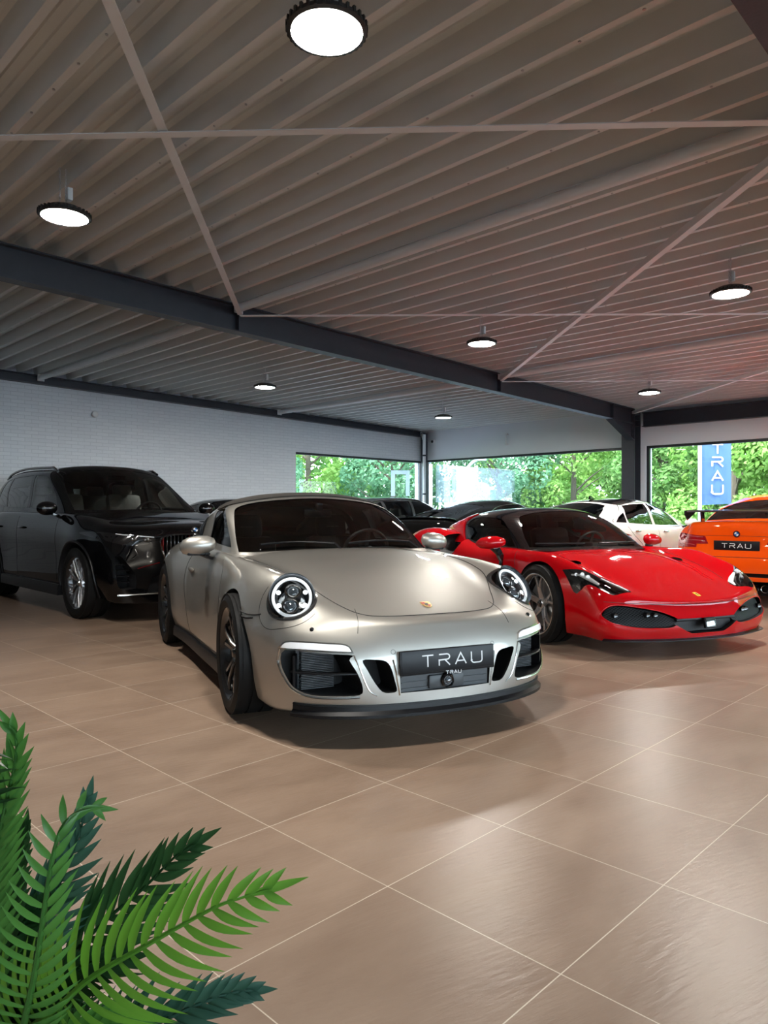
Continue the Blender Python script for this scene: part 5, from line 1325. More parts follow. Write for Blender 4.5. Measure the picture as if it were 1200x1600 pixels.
# ---------------------------------------------------------------- black SUV
SU = car_root('suv', -2.62, 8.44, 43.7, 'black SUV with roof rails and multi-spoke wheels in front of the brick wall', 'SUV')
M_BLK = M_paint('black_paint', (.0025, .0025, .003), 0.0, .45, 1.0)
def suv_hull():
    xs = [.45, .25, .0, -.28, -.55, -.95, -1.4, -1.9, -2.4, -2.8, -3.2, -3.55]
    T = [
     {.45: (.86, .24), 0: (.93, .26), -.6: (.93, .27), -2.4: (.93, .27), -3.55: (.88, .30)},
     {.45: (.93, .42), 0: (.985, .44), -.6: (.965, .42), -2.4: (.965, .42), -3.0: (.985, .44), -3.55: (.93, .46)},
     {.45: (.94, .62), 0: (.995, .66), -.6: (.965, .64), -2.4: (.965, .66), -3.0: (1.0, .68), -3.55: (.94, .70)},
     {.45: (.93, .80), 0: (.985, .86), -.6: (.965, .88), -2.4: (.97, .92), -3.0: (.99, .92), -3.55: (.92, .94)},
     {.45: (.87, .965), 0: (.90, 1.06), -.28: (.905, 1.085), -.6: (.90, 1.10), -2.4: (.91, 1.13), -3.0: (.90, 1.13), -3.55: (.84, 1.10)},
     {.45: (.72, 1.015), 0: (.74, 1.10), -.28: (.76, 1.13), -.6: (.78, 1.13), -2.4: (.76, 1.14), -3.55: (.72, 1.12)},
     {.45: (.52, 1.02), 0: (.52, 1.10), -.28: (.52, 1.14), -.6: (.52, 1.14), -3.55: (.5, 1.13)},
     {.45: (.26, 1.035), 0: (.26, 1.115), -.28: (.26, 1.155), -.6: (.26, 1.15), -3.55: (.25, 1.13)},
     {.45: (0, 1.04), 0: (0, 1.12), -.28: (0, 1.16), -.6: (0, 1.15), -3.55: (0, 1.13)}]
    cols = [interp_tab(t, xs) for t in T]
    rings = [[(x, cols[r][i][0], cols[r][i][1]) for r in range(9)] for i, x in enumerate(xs)]
    st0 = [(.68, .83, .22), (.73, .865, .40), (.72, .865, .60), (.69, .86, .76), (.62, .84, .90), (.72, .67, .955), (.77, .46, .97), (.79, .23, .975), (.795, 0, .977)]
    front = [[(.78, .66, .20), (.83, .45, .20), (.85, .22, .20), (.855, 0, .20)], [(.81, .67, .38), (.86, .45, .38), (.875, .22, .38), (.88, 0, .38)],
             [(.80, .66, .60), (.85, .45, .60), (.87, .22, .60), (.875, 0, .60)], [(.78, .66, .78), (.83, .45, .79), (.85, .22, .80), (.855, 0, .80)]]
    stN = [(-3.78, .80, .34), (-3.86, .84, .5), (-3.87, .84, .72), (-3.84, .83, .92), (-3.80, .77, 1.06), (-3.83, .6, 1.10), (-3.84, .4, 1.12), (-3.85, .2, 1.12), (-3.85, 0, 1.12)]
    rear = [[(-3.98, .6, .34), (-4.0, .4, .34), (-4.0, .2, .34), (-4.0, 0, .34)], [(-4.02, .6, .5), (-4.05, .4, .5), (-4.06, .2, .5), (-4.06, 0, .5)],
            [(-3.97, .6, .72), (-4.0, .4, .72), (-4.01, .2, .72), (-4.01, 0, .72)], [(-3.92, .6, .94), (-3.95, .4, .94), (-3.96, .2, .94), (-3.96, 0, .94)]]
    return cc_body([st0] + rings + [stN], front, rear, 4, 4, 4, crease=[(0, .6)])
def suv_cabin():
    def st(x, *p): return [(x, a, b) for a, b in p]
    r0 = [(-.50, .82, .98), (-.60, .805, 1.15), (-.98, .745, 1.39), (-1.34, .67, 1.62), (-1.28, .36, 1.69), (-1.25, 0, 1.705)]
    rings = [r0, st(-1.6, (.86, .98), (.85, 1.14), (.785, 1.41), (.69, 1.65), (.36, 1.725), (0, 1.74)), st(-2.2, (.87, .98), (.86, 1.15), (.79, 1.42), (.69, 1.67), (.36, 1.74), (0, 1.755)),
             st(-2.9, (.86, .98), (.85, 1.15), (.78, 1.42), (.675, 1.66), (.35, 1.73), (0, 1.745)), st(-3.4, (.83, .98), (.82, 1.15), (.75, 1.38), (.64, 1.59), (.33, 1.65), (0, 1.66)),
             [(-3.82, .72, .95), (-3.80, .71, 1.12), (-3.70, .66, 1.36), (-3.60, .58, 1.53), (-3.62, .30, 1.58), (-3.62, 0, 1.59)]]
    front = [[(-.34, .42, .98), (-.28, 0, .98)], [(-.44, .42, 1.155), (-.40, 0, 1.165)], [(-.86, .39, 1.43), (-.83, 0, 1.45)]]
    rear = [[(-3.92, .36, .95), (-3.94, 0, .95)], [(-3.90, .36, 1.12), (-3.92, 0, 1.12)], [(-3.78, .33, 1.36), (-3.8, 0, 1.37)]]
    return cc_body(rings, front, rear, 3, 2, 4)
S_HULL = suv_hull(); S_SURF = Surf(S_HULL); S_CABM = suv_cabin(); S_CSURF = Surf(S_CABM)

S_WS = smooth_poly([(-.765, 1.165), (-.40, 1.165), (0, 1.175), (.40, 1.165), (.765, 1.165), (.72, 1.37), (.655, 1.565), (.60, 1.61), (.36, 1.66), (0, 1.68), (-.36, 1.66), (-.60, 1.61), (-.655, 1.565), (-.72, 1.37)], 4, corners=(0, 4))
S_W1 = smooth_poly([(-.90, 1.185), (-1.88, 1.195), (-1.92, 1.615), (-1.55, 1.595), (-1.30, 1.50), (-1.06, 1.34)], 3, corners=(0, 1, 2))
S_W2 = smooth_poly([(-1.97, 1.195), (-2.78, 1.215), (-2.90, 1.40), (-2.78, 1.60), (-2.0, 1.615)], 3, corners=(0, 1, 3, 4))
S_W3 = smooth_poly([(-2.86, 1.215), (-3.40, 1.26), (-3.32, 1.42), (-3.10, 1.56), (-2.86, 1.59), (-2.96, 1.40)], 3, corners=(0, 1, 4))
S_LAMP = smooth_poly([(.455, .835), (.47, .885), (.62, .905), (.78, .915), (.87, .935), (.95, .93), (.95, .90), (.88, .845), (.75, .805), (.57, .80)], 3, corners=(0,))
S_KID = smooth_poly([(.03, .62), (.03, .885), (.10, .905), (.30, .90), (.385, .87), (.40, .80), (.36, .66), (.29, .60), (.10, .595)], 3)
S_AIR = smooth_poly([(.66, .36), (.80, .36), (.84, .46), (.84, .66), (.80, .70), (.74, .62), (.66, .50)], 3, corners=(0,))
def build_suv():
    cut = []
    for s in (1, -1):
        cut.append(('DIFFERENCE', cyl_mesh((0, .38), .435, s * .55, s * 1.3), 1)); cut.append(('DIFFERENCE', cyl_mesh((-2.975, .38), .435, s * .55, s * 1.3), 1))
        for poly, d in ((S_KID, .70), (S_AIR, .60)): cut.append(('DIFFERENCE', prism_mesh(poly if s > 0 else mirror_poly(poly), d, 1.4, 'x'), 1))
    cut.append(('DIFFERENCE', prism_mesh([(-.56, .30), (.56, .30), (.50, .46), (.40, .50), (-.40, .50), (-.50, .46)], .70, 1.4, 'x'), 1))
    cut.append(('DIFFERENCE', prism_mesh([(-.55, -.74), (-.55, .74), (-3.6, .74), (-3.6, -.74)], .50, 1.6, 'z'), 2))
    body = booleans(S_HULL.copy(), cut, S_SURF, [M_BLK, M_CAV, M_CABIN]); b = bpy.data.objects.new('body', body); COL.objects.link(b); b.parent = SU
    cab = booleans(S_CABM.copy(), [('DIFFERENCE', inset_mesh(S_CABM, .03), 2), ('DIFFERENCE', prism_mesh([(-.1, -1), (-3.7, -1), (-3.7, 1), (-.1, 1)], .5, 1.13, 'z'), 2), ('DIFFERENCE', prism_mesh(S_WS, -1.45, 0, 'x'), 2)] +
        [('DIFFERENCE', prism_mesh(w, s * .4, s * 1.2, 'y'), 2) for s in (1, -1) for w in (S_W1, S_W2, S_W3)] + [('DIFFERENCE', prism_mesh([(-.55, 1.2), (.55, 1.2), (.48, 1.5), (-.48, 1.5)], -4.5, -3.5, 'x'), 2)], S_CSURF, [M_BLK, M_CAV, M_CABIN])
    c = bpy.data.objects.new('roof', cab); COL.objects.link(c); c.parent = SU
    add_patch('windscreen', S_CSURF, grow(S_WS, .004), 'x', M_TINT, SU, off=-.003, thick=0, step=.06)
    add_patch('rear_window', S_CSURF, [(-.56, 1.19), (.56, 1.19), (.49, 1.51), (-.49, 1.51)], 'X', M_DTINT, SU, off=-.003, thick=0, step=.08)
    for v in ('y', 'Y'):
        for k, w in enumerate((S_W1, S_W2, S_W3)): add_patch('side_window', S_CSURF, grow(w, .004), v, M_TINT if k == 0 else M_DTINT, SU, off=-.003, thick=0, step=.06)
build_suv()
M_REDBAR = mat('grille_bar_red', (.16, .01, .012), .25, .6)
for s in (1, -1):
    vy = 'y' if s > 0 else 'Y'; q = lambda P: P if s > 0 else mirror_poly(P)
    hl = add_patch('headlamp', S_SURF, q(S_LAMP), 'x', M_GLOSSB, SU, off=.002, thick=.01, step=.03)
    hl['label'] = 'slim angular headlamp with dark inner'
    for y0, y1, z0, z1 in ((.50, .58, .835, .875), (.62, .70, .84, .885)):
        h, n = S_SURF.ray((3, s * (y0 + y1) / 2, (z0 + z1) / 2), (-1, 0, 0)); mb = MB(); mb.sphere(h + n * .002, .030, 14, 10, (.4, 1.15, .8)); mb.build('projector_lens', MATS['projector_ring'], hl)
    for P in ([(.47, .878), (.55, .886), (.62, .895)], [(.66, .90), (.74, .905), (.80, .915)]):
        seam(S_SURF, [(a * s, b) for a, b in P], 'x', .006, .004, mat('drl_dim', (.55, .57, .6), .2, coat=1), hl, 'light_strip')
    kd = [(a * s, b) for a, b in S_KID]
    seam(S_SURF, [(a * s, b) for a, b in [(.03, .62), (.03, .885), (.10, .905), (.30, .90), (.385, .87), (.40, .80), (.36, .66), (.29, .60), (.10, .595)]], 'x', .011, .002, M_GLOSSB, SU, 'grille_frame', closed=True)
    for k in range(8):
        mb = MB(); y = s * (.065 + .043 * k); top = .895 - .02 * (k > 6); bot = .61 + .05 * max(0, k - 5); mb.box((.80, y, (top + bot) / 2), (.05, .012, top - bot), bev=.002); mb.build('grille_bar', M_REDBAR if k in (0, 7) else M_GLOSSB, SU)
    seam(S_SURF, [(s * .42, .615), (s * .55, .585), (s * .64, .56)], 'x', .006, .003, M_REDBAR, SU, 'red_trim')
    mb = MB(); P = []
    for k in range(8):
        y = .40 + .42 * k / 7; h, n = S_SURF.ray((3, s * y, .30), (-1, 0, 0)); P.append(h + n * .01)
    ribbon(mb, P, .02, .012, (0, 0, 1)); mb.build('bumper_trim', M_SILV, SU)
    mb = MB()
    for k in range(4): mb.box((.66, s * .75, .42 + .06 * k), (.08, .14, .012))
    mb.build('air_slats', M_PLAS, SU)
    # arch flares and sill
    for cx in (0, -2.975):
        P = []
        for k in range(25):
            a = -.28 + (PI + .56) * k / 24; x = cx + .45 * math.cos(a); z = .38 + .45 * math.sin(a)
            if z > .24:
                h, n = S_SURF.ray((x, s * 3, z), (0, -s, 0))
                if h is not None: P.append(h + n * .003)
        mb = MB(); mb.tube(P, .014, 8); mb.build('arch_trim', M_PLAS, SU)
    mb = MB(); P = []
    for k in range(14):
        x = -.46 - 2.06 * k / 13; h, n = S_SURF.ray((x, s * 3, .34), (0, -s, 0)); P.append(h + Vector((0, s * .004, -.07)))
    ribbon(mb, P, .06, .12, (0, 0, 1)); mb.build('side_sill', M_PLAS, SU)
    for pts in ([(-.62, 1.12), (-.60, .90), (-.55, .60), (-.55, .36)], [(-1.93, 1.13), (-1.93, .70), (-1.90, .36)], [(-3.0, 1.12), (-2.85, .95), (-2.62, .78), (-2.55, .6)]): seam(S_SURF, pts, vy, .0025, parent=SU, name='door_gap')
    for x in (-1.74, -2.66):
        h, n = S_SURF.ray((x, s * 3, .955), (0, -s, 0)); mb = MB(); mb.sphere(h + Vector((0, s * .02, 0)), .03, 18, 10, (3.8, .5, .5)); mb.build('door_handle', M_BLK, SU)
    # chrome-free roof rail
    mb = MB(); P = []
    for k in range(16):
        x = -1.38 - 1.95 * k / 15; h, n = S_CSURF.ray((x, s * .655, 3), (0, 0, -1)); P.append(h + Vector((0, 0, .030 if 0 < k < 15 else .004)))
    mb.tube(P, .017, 8); mb.build('roof_rail', M_GLOSSB, SU)
    # mirror
    mb = MB(); c = Vector((-.70, s * 1.02, 1.185)); mb.sphere(c, .10, 20, 14, (.75, 1.15, .80)); mr = mb.build('door_mirror', M_BLK, SU)
    mb = MB(); ribbon(mb, [c + Vector((0, -s * .06, -.06)), c + Vector((.0, -s * .12, -.085)), c + Vector((0, -s * .19, -.09))], .08, .03, (0, 0, 1)); mb.build('mirror_arm', M_BLK, mr)
h, n = S_SURF.ray((3, 0, .945), (-1, 0, 0)); a, b, d, o = dir_view(n)
mb = MB(); F = Matrix.Translation(h + n * .004) @ Matrix((a, b, n)).transposed().to_4x4()
mb.prism(circle(0, 0, .041, n=32), -.004, .004, 'z', F); bd = mb.build('badge', M_CHROME, SU)
def roundel(parent, F, r):
    mb = MB(); mb.prism(circle(0, 0, r * .92, n=32), .004, .005, 'z', F); mb.build('badge_ring', MATS['badge_black'], parent)
    for k, m in enumerate((mat('badge_blue', (.02, .16, .5), .25), MATS['white_plastic'], MATS['badge_blue'], MATS['white_plastic'])):
        pts = [(0, 0)] + [(r * .6 * math.cos(t), r * .6 * math.sin(t)) for t in [PI / 2 * (k + j / 8) for j in range(9)]]
        mb = MB(); mb.prism(pts, .005, .006, 'z', F); mb.build('badge_quarter', m, parent)
roundel(bd, F, .041)
SW = dict(R=.38, width=.275, rr=.280, n=10, style='multi', m_rim=mat('wheel_silver_dark', (.08, .08, .085), .25, .8), m_face=mat('wheel_spoke_bright', (.75, .75, .76), .25, .9), caliper=(.02, .02, .02))
SWR = dict(SW, width=.31)
put_wheels(SU, [SW, SW, SWR, SWR], [(0, .845, .38, 0), (0, -.845, .38, 0), (-2.975, .84, .38, 0), (-2.975, -.84, .38, 0)])
mb = MB(); mb.box((-.75, 0, 1.06), (.42, 1.4, .16), bev=.05); mb.box((-.86, 0, .85), (.2, 1.3, .4), bev=.04); mb.build('dashboard', M_CABIN, SU)
for x, y in ((-1.55, .40), (-1.55, -.40), (-2.5, .40), (-2.5, -.40)): make_seat(SU, x, y, .66, .96, m=mat('beige_grey_leather', (.07, .065, .06), .5))
make_steering(SU, -1.12, .40, 1.10)
mb = MB(); mb.box((-1.18, 0, 1.575), (.03, .24, .065), bev=.014); mb.build('rear_view_mirror', M_PLAS, SU)
# ---------------------------------------------------------------- parked cars in the background
def car_at(name, u, v, dirn, label, cat='car'):
    """front axle at (u, v); dirn: radians of the nose's direction in the room"""
    return empty(name, (u, v, 0), dirn, label, cat)
def generic_hull(wb=2.85, xf=.85, xr=-3.95, hw=.91, hood=1.0, deck=1.05, sh=.92, nose=.74, sill=.17, tw=1.0, tx=0.0):
    A = -wb
    xs = [.45, .25, 0, -.3, -.65, -1.1, -1.6, -2.1, A + .38, A, A - .38, xr + .42]
    k = hw / .91
    def t(d): return interp_tab({x: (y * k, z) for x, (y, z) in d.items()}, xs)
    cols = [t({.45: (.80, sill), 0: (.86, sill), A: (.86, sill), xr + .42: (.80, sill + .06)}),
            t({.45: (.86, .32), 0: (.905, .33), -.65: (.885, .31), A + .6: (.885, .32), A: (.91, .36), xr + .42: (.86, .38)}),
            t({.45: (.87, .52), 0: (.91, .56), -.65: (.89, .52), A + .6: (.895, .54), A: (.915, .58), xr + .42: (.875, .58)}),
            t({.45: (.85, nose - .02), 0: (.895, .74), -.65: (.885, .76), A + .6: (.89, .78), A: (.90, .80), xr + .42: (.86, .80)}),
            t({.45: (.78, nose + .07), 0: (.81, sh - .05), -.65: (.82, sh), A: (.82, deck - .05), xr + .42: (.78, deck - .04)}),
            t({.45: (.62, nose + .10), 0: (.65, sh - .01), -.65: (.68, hood - .02), A: (.66, deck), xr + .42: (.64, deck + .01)}),
            t({.45: (.44, nose + .12), 0: (.45, sh + .01), -.65: (.46, hood), A: (.46, deck + .015), xr + .42: (.44, deck + .025)}),
            t({.45: (.22, nose + .13), 0: (.22, sh + .02), -.65: (.23, hood), A: (.23, deck + .02), xr + .42: (.22, deck + .03)}),
            t({.45: (0, nose + .13), 0: (0, sh + .025), -.65: (0, hood), A: (0, deck + .02), xr + .42: (0, deck + .03)})]
    rings = [[(x, cols[r][i][0], cols[r][i][1]) for r in range(9)] for i, x in enumerate(xs)]
    st0 = [(xf - .15, .76 * k, sill), (xf - .11, .80 * k, .32), (xf - .12, .80 * k, .50), (xf - .15, .79 * k, nose - .10), (xf - .19, .75 * k, nose - .01), (xf - .10, .58 * k, nose + .02), (xf - .06, .4 * k, nose + .03), (xf - .04, .2 * k, nose + .035), (xf - .04, 0, nose + .035)]
    front = [[(xf - .05, .6 * k, z - 0), (xf + .0 - dx, .4 * k, z), (xf + .01 - dx, .2 * k, z), (xf + .015 - dx, 0, z)] for z, dx in ((sill, .03), (.32, 0), (.50, 0), (nose - .10, .02))]
    kt = k * tw
    stN = [(xr + .18 + tx, .76 * kt, sill + .09), (xr + .13 + tx, .80 * kt, .42), (xr + .12 + tx, .81 * kt, .58), (xr + .16 + tx, .80 * kt, .78), (xr + .20 + tx, .74 * kt, deck - .06), (xr + .13, .58 * k, deck + .005), (xr + .10, .4 * k, deck + .022), (xr + .08, .2 * k, deck + .03), (xr + .08, 0, deck + .03)]
    rear = [[(xr + .04 + dx, .6 * k, z), (xr + dx, .4 * k, z), (xr + dx, .2 * k, z), (xr + dx, 0, z)] for z, dx in ((sill + .09, .04), (.42, 0), (.58, .0), (.80, .05))]
    return cc_body([st0] + rings + [stN], front, rear, 4, 4, 3, crease=[(0, .6)], zb=sill)
def generic_cabin(H=1.42, belt=.93, wsb=-.55, wst=-1.25, rt=-2.45, rb=-3.1, hw=.83, rw=.60, peak=-1.8, rear_z=1.06):
    def st(x, s, dz): return [(x, hw * s, belt - .12), (x, (hw - .01) * s, belt), (x, (hw + rw) / 2 * 1.03 * s, (belt + H) / 2 - .02 + dz / 2), (x, rw * s, H - .075 + dz), (x, rw * .55 * s, H - .012 + dz), (x, 0, H + dz)]
    r0 = [(wsb + .02, hw * .97, belt - .12), (wsb - .06, hw * .96, belt + .0), ((wsb + wst) / 2 - .06, (hw * .96 + rw) / 2, (belt + H) / 2 - .03), (wst - .06, rw * .96, H - .115), (wst, rw * .53, H - .055), (wst + .03, 0, H - .042)]
    zr = rear_z
    rN = [(rb - .02, hw * .86, belt - .12), (rb + .0, hw * .85, belt + .02), ((rt + rb) / 2 + .02, (hw * .85 + rw) / 2, (zr + H) / 2 - .04), (rt - .04, rw * .94, H - .14), (rt - .10, rw * .5, H - .085), (rt - .12, 0, H - .07)]
    rings = [r0, st((wst + peak) / 2, 1.0, -.012), st(peak, 1.0, 0), st((peak + rt) / 2, .99, -.015), rN]
    front = [[(wsb + .16, hw * .5, belt - .12), (wsb + .20, 0, belt - .12)], [(wsb + .08, hw * .5, belt + .03), (wsb + .12, 0, belt + .04)], [((wsb + wst) / 2 + .04, hw * .47, (belt + H) / 2 - .01), ((wsb + wst) / 2 + .08, 0, (belt + H) / 2 + .0)]]
    rear = [[(rb - .16, hw * .45, belt - .12), (rb - .20, 0, belt - .12)], [(rb - .12, hw * .45, zr - .04), (rb - .16, 0, zr - .03)], [((rt + rb) / 2 - .11, hw * .42, (zr + H) / 2 - .03), ((rt + rb) / 2 - .15, 0, (zr + H) / 2 - .02)]]
    return cc_body(rings, front, rear, 3, 2, 3)
def generic_car(root, paint, hull, cab, side, ws, rw, roof=None, R=.335, rim=.25, n=5, style='star', m_rim=None, glass=None, mirror=True, belt=.93, hw=.91, seats=True, extra=None, m_mirror=None, sunroof=None, wb=None):
    HU = generic_hull(**hull); HS = Surf(HU); CA = generic_cabin(**cab); CS = Surf(CA)
    A = -(hull.get('wb', 2.85)); hwid = hull.get('hw', .91); glass = glass or M_DTINT
    cut = []
    for s in (1, -1):
        for x in (0, A): cut.append(('DIFFERENCE', cyl_mesh((x, R), R + .045, s * .5, s * 1.2, 40), 1))
    x0 = cab.get('wsb', -.55) - .02; x1 = cab.get('rb', -3.1) + .35
    cut.append(('DIFFERENCE', prism_mesh([(x0, -.66), (x0, .66), (x1, .62), (x1, -.62)], .36, 1.5, 'z'), 2))
    if extra: cut += extra
    b = bpy.data.objects.new('body', booleans(HU.copy(), cut, HS, [paint, M_CAV, M_CABIN])); COL.objects.link(b); b.parent = root
    bz = cab.get('belt', .93)
    cc = [('DIFFERENCE', inset_mesh(CA, .028), 2), ('DIFFERENCE', prism_mesh([(1, -1.1), (-4.2, -1.1), (-4.2, 1.1), (1, 1.1)], .3, bz - .03, 'z'), 2),
          ('DIFFERENCE', prism_mesh(ws, cab.get('wst', -1.25) - .05, 1, 'x'), 2), ('DIFFERENCE', prism_mesh(rw, -5, cab.get('rt', -2.45) + .02, 'x'), 2)]
    for q in side: cc += [('DIFFERENCE', prism_mesh(q, s * .35, s * 1.2, 'y'), 2) for s in (1, -1)]
    c = bpy.data.objects.new('roof', booleans(CA.copy(), cc, CS, [paint, M_CAV, M_CABIN])); COL.objects.link(c); c.parent = root
    add_patch('windscreen', CS, grow(ws, .004), 'x', M_TINT, root, off=-.003, thick=0, step=.08)
    add_patch('rear_window', CS, grow(rw, .004), 'X', glass, root, off=-.003, thick=0, step=.07)
    for v in ('y', 'Y'):
        for q in side: add_patch('side_window', CS, grow(q, .004), v, glass, root, off=-.003, thick=0, step=.07)
    if roof: add_patch('roof_panel', CS, roof[0], 'z', roof[1], root, off=.004, thick=.005, step=.09)
    W = dict(R=R, width=.24, rr=rim, n=n, style=style, m_rim=m_rim or mat('wheel_dark_grey', (.02, .02, .022), .25, coat=.8), caliper=(.02, .02, .02))
    put_wheels(root, W, [(0, hwid - .13, R, 0), (0, -hwid + .13, R, 0), (A, hwid - .13, R, 0), (A, -hwid + .13, R, 0)])
    if mirror:
        for s in (1, -1):
            mb = MB(); cx = cab.get('wsb', -.55) - .22; cm = Vector((cx, s * (hwid + .05), bz + .07)); mb.sphere(cm, .085, 18, 12, (.75, 1.25, .75)); mr = mb.build('door_mirror', m_mirror or paint, root)
            mb = MB(); ribbon(mb, [cm + Vector((0, -s * .05, -.05)), cm + Vector((0, -s * .11, -.07)), cm + Vector((0, -s * .17, -.075))], .06, .025, (0, 0, 1)); mb.build('mirror_arm', M_PLAS, mr)
    if seats:
        mb = MB(); mb.box((x0 - .15, 0, bz - .10), (.35, 1.3, .14), bev=.04); mb.build('dashboard', M_CABIN, root)
        for y in (.37, -.37): make_seat(root, x0 - 1.0, y, bz - .60, .98)
        make_steering(root, x0 - .52, .37, bz - .06)
    return HS, CS
def win(pts, c=()): return smooth_poly(pts, 3, corners=c)
WS_G = lambda z0, z1, y0, y1: win([(-y0, z0), (0, z0 + .03), (y0, z0), ((y0 + y1) / 2 + .01, (z0 + z1) / 2), (y1, z1 - .05), (y1 - .1, z1), (0, z1 + .035), (-y1 + .1, z1), (-y1, z1 - .05), (-(y0 + y1) / 2 - .01, (z0 + z1) / 2)], (0, 2))
def tail_lamp(root, HS, poly, name='tail_lamp', m=None, view='X'):
    for s in (1, -1):
        add_patch(name, HS, poly if s > 0 else mirror_poly(poly), view, m or M_REDL, root, off=.006, thick=.012, step=.035)

# orange coupe with a rear wing
M_ORG = M_paint('orange_paint', (.86, .085, .004), 0.0, .3, 1.0)
OR = car_at('sports_coupe', 13.02, 3.09, 0.0, 'orange coupe with black rear wing, tail towards the camera at the right edge', 'car')
oh = dict(wb=2.76, xf=.75, xr=-3.84, tw=.90, tx=.06, hw=.90, hood=.99, deck=.985, sh=.90, nose=.70, sill=.19)
oc = dict(H=1.40, belt=.93, wsb=-.55, wst=-1.35, rt=-2.35, rb=-3.10, hw=.80, rw=.56, peak=-1.75, rear_z=1.02)
EXD = win([(.12, .235), (.60, .235), (.56, .34), (.12, .34)], (0, 1, 2, 3))
VNT = win([(.10, .365), (.42, .365), (.45, .415), (.10, .41)], (0, 1, 2, 3))
ex = [('DIFFERENCE', prism_mesh([(-.60, .15), (.60, .15), (.54, .315), (-.54, .315)], -4.4, -3.70, 'x'), 1)]
for s in (1, -1): ex.append(('DIFFERENCE', prism_mesh(VNT if s > 0 else mirror_poly(VNT), -4.4, -3.76, 'x'), 1))
oHS, oCS = generic_car(OR, M_ORG, oh, oc, [win([(-.98, .965), (-1.75, .975), (-2.30, .985), (-2.52, 1.06), (-2.30, 1.20), (-1.95, 1.29), (-1.60, 1.30), (-1.25, 1.17)], (0, 3))],
    WS_G(.96, 1.28, .70, .50), WS_G(1.03, 1.27, .62, .47), R=.335, rim=.255, extra=ex)
TL_O = win([(.335, .748), (.375, .842), (.60, .862), (.84, .872), (.84, .70), (.48, .70), (.475, .744)], (0, 1, 3, 4, 5, 6))
tail_lamp(OR, oHS, TL_O)
for s in (1, -1):
    for z in (.73, .785, .83): seam(oHS, [(s * .40 if z > .75 else s * .50, z), (s * .58, z + .008), (s * .72, z + .01)], 'X', .004, .008, mat('lamp_line_pink', (.55, .10, .10), .2, coat=1), OR, 'lamp_line')
for pts, r in (([(-.48, .842), (-.3, .850), (0, .852), (.3, .850), (.48, .842)], .002), ([(-.86, .612), (-.5, .600), (0, .596), (.5, .600), (.86, .612)], .003), ([(-.78, .975), (-.70, .70), (-.60, .64)], .002), ([(.78, .975), (.70, .70), (.60, .64)], .002)):
    seam(oHS, pts, 'X', r, 0, parent=OR)
h, n = oHS.ray((-7, 0, .735), (1, 0, 0)); mb = MB(); mb.box(h + Vector((-.012, 0, 0)), (.014, .525, .115), bev=.003); pl = mb.build('number_plate', M_PLATE, OR)
mb = MB(); lettering(mb, 'TRAU', h + Vector((-.0195, .165, -.028)), (0, -1, 0), (0, 0, 1), (-1, 0, 0), .052, .062, .090, .0065, .0015); mb.build('lettering', M_LETW, pl, smooth=None)
h, n = oHS.ray((-7, 0, .875), (1, 0, 0)); a, b, d, o = dir_view(n); F = Matrix.Translation(h + n * .004) @ Matrix((a, b, n)).transposed().to_4x4()
mb = MB(); mb.prism(circle(0, 0, .041, n=32), -.004, .004, 'z', F); bd = mb.build('badge', M_CHROME, OR); roundel(bd, F, .041)
for s in (1, -1):
    for y in (.22, .33):
        mb = MB(); mb.lathe([(.040, 0), (.044, -.004), (.044, .12), (.040, .12), (.040, 0)], 28, 'x', (-3.84, s * y, .235)); mb.build('exhaust_pipe', M_CHROME, OR)
mb = MB(); mb.box((-3.68, 0, .22), (.04, 1.1, .16)); mb.build('diffuser', M_PLAS, OR)
# wing
wg = MB(); prof = [(-.14, .0), (-.10, .022), (.02, .028), (.12, .006), (.12, -.002), (.0, .008), (-.10, .0)]
wg.prism([(x - 3.62, z + 1.14) for x, z in prof], -.63, .63, 'y'); wing = wg.build('rear_wing', M_GLOSSB, OR); wing['label'] = 'black rear wing on two uprights'
for s in (1, -1):
    mb = MB(); mb.prism([(-3.79, 1.16), (-3.46, 1.175), (-3.46, 1.125), (-3.55, 1.095), (-3.70, 1.035), (-3.79, 1.105)], s * .63 - .004, s * .63 + .004, 'y'); mb.build('end_plate', M_GLOSSB, wing)
    mb = MB(); mb.prism([(-3.66, .965), (-3.56, .965), (-3.58, 1.15), (-3.68, 1.15)], s * .47 - .008, s * .47 + .008, 'y'); mb.build('wing_upright', M_GLOSSB, wing)

# white saloon
M_WHT = M_paint('white_paint', (.85, .86, .87), 0.0, .3, 1.0)
WH = car_at('saloon_car', 12.9, 5.72, 0.0, 'white four-door saloon with black roof, behind the red sports car', 'car')
wh_ = dict(wb=2.85, xf=.78, xr=-3.85, hw=.91, hood=.95, deck=1.00, sh=.89, nose=.70)
wc = dict(H=1.365, belt=.90, wsb=-.60, wst=-1.40, rt=-2.50, rb=-3.30, hw=.82, rw=.60, peak=-1.9, rear_z=1.02)
wHS, wCS = generic_car(WH, M_WHT, wh_, wc, [win([(-.98, .925), (-1.80, .935), (-1.82, 1.27), (-1.55, 1.265), (-1.28, 1.16)], (0, 1, 2)), win([(-1.90, .935), (-2.62, .945), (-2.66, 1.10), (-2.50, 1.235), (-1.90, 1.27)], (0, 1, 4)), win([(-2.69, .955), (-2.98, .985), (-2.86, 1.07), (-2.70, 1.13)], (0, 1, 3))],
    WS_G(.93, 1.25, .72, .52), WS_G(1.05, 1.25, .58, .46), roof=(win([(-1.42, 0), (-1.45, .45), (-1.6, .56), (-2.3, .56), (-2.55, .47), (-2.60, 0), (-2.55, -.47), (-2.3, -.56), (-1.6, -.56), (-1.45, -.45)]), M_GLOSSB), glass=M_DTINT, m_mirror=M_WHT)
tail_lamp(WH, wHS, win([(.50, .82), (.52, .89), (.90, .91), (.90, .80), (.70, .78)], (0, 1, 2, 3)))
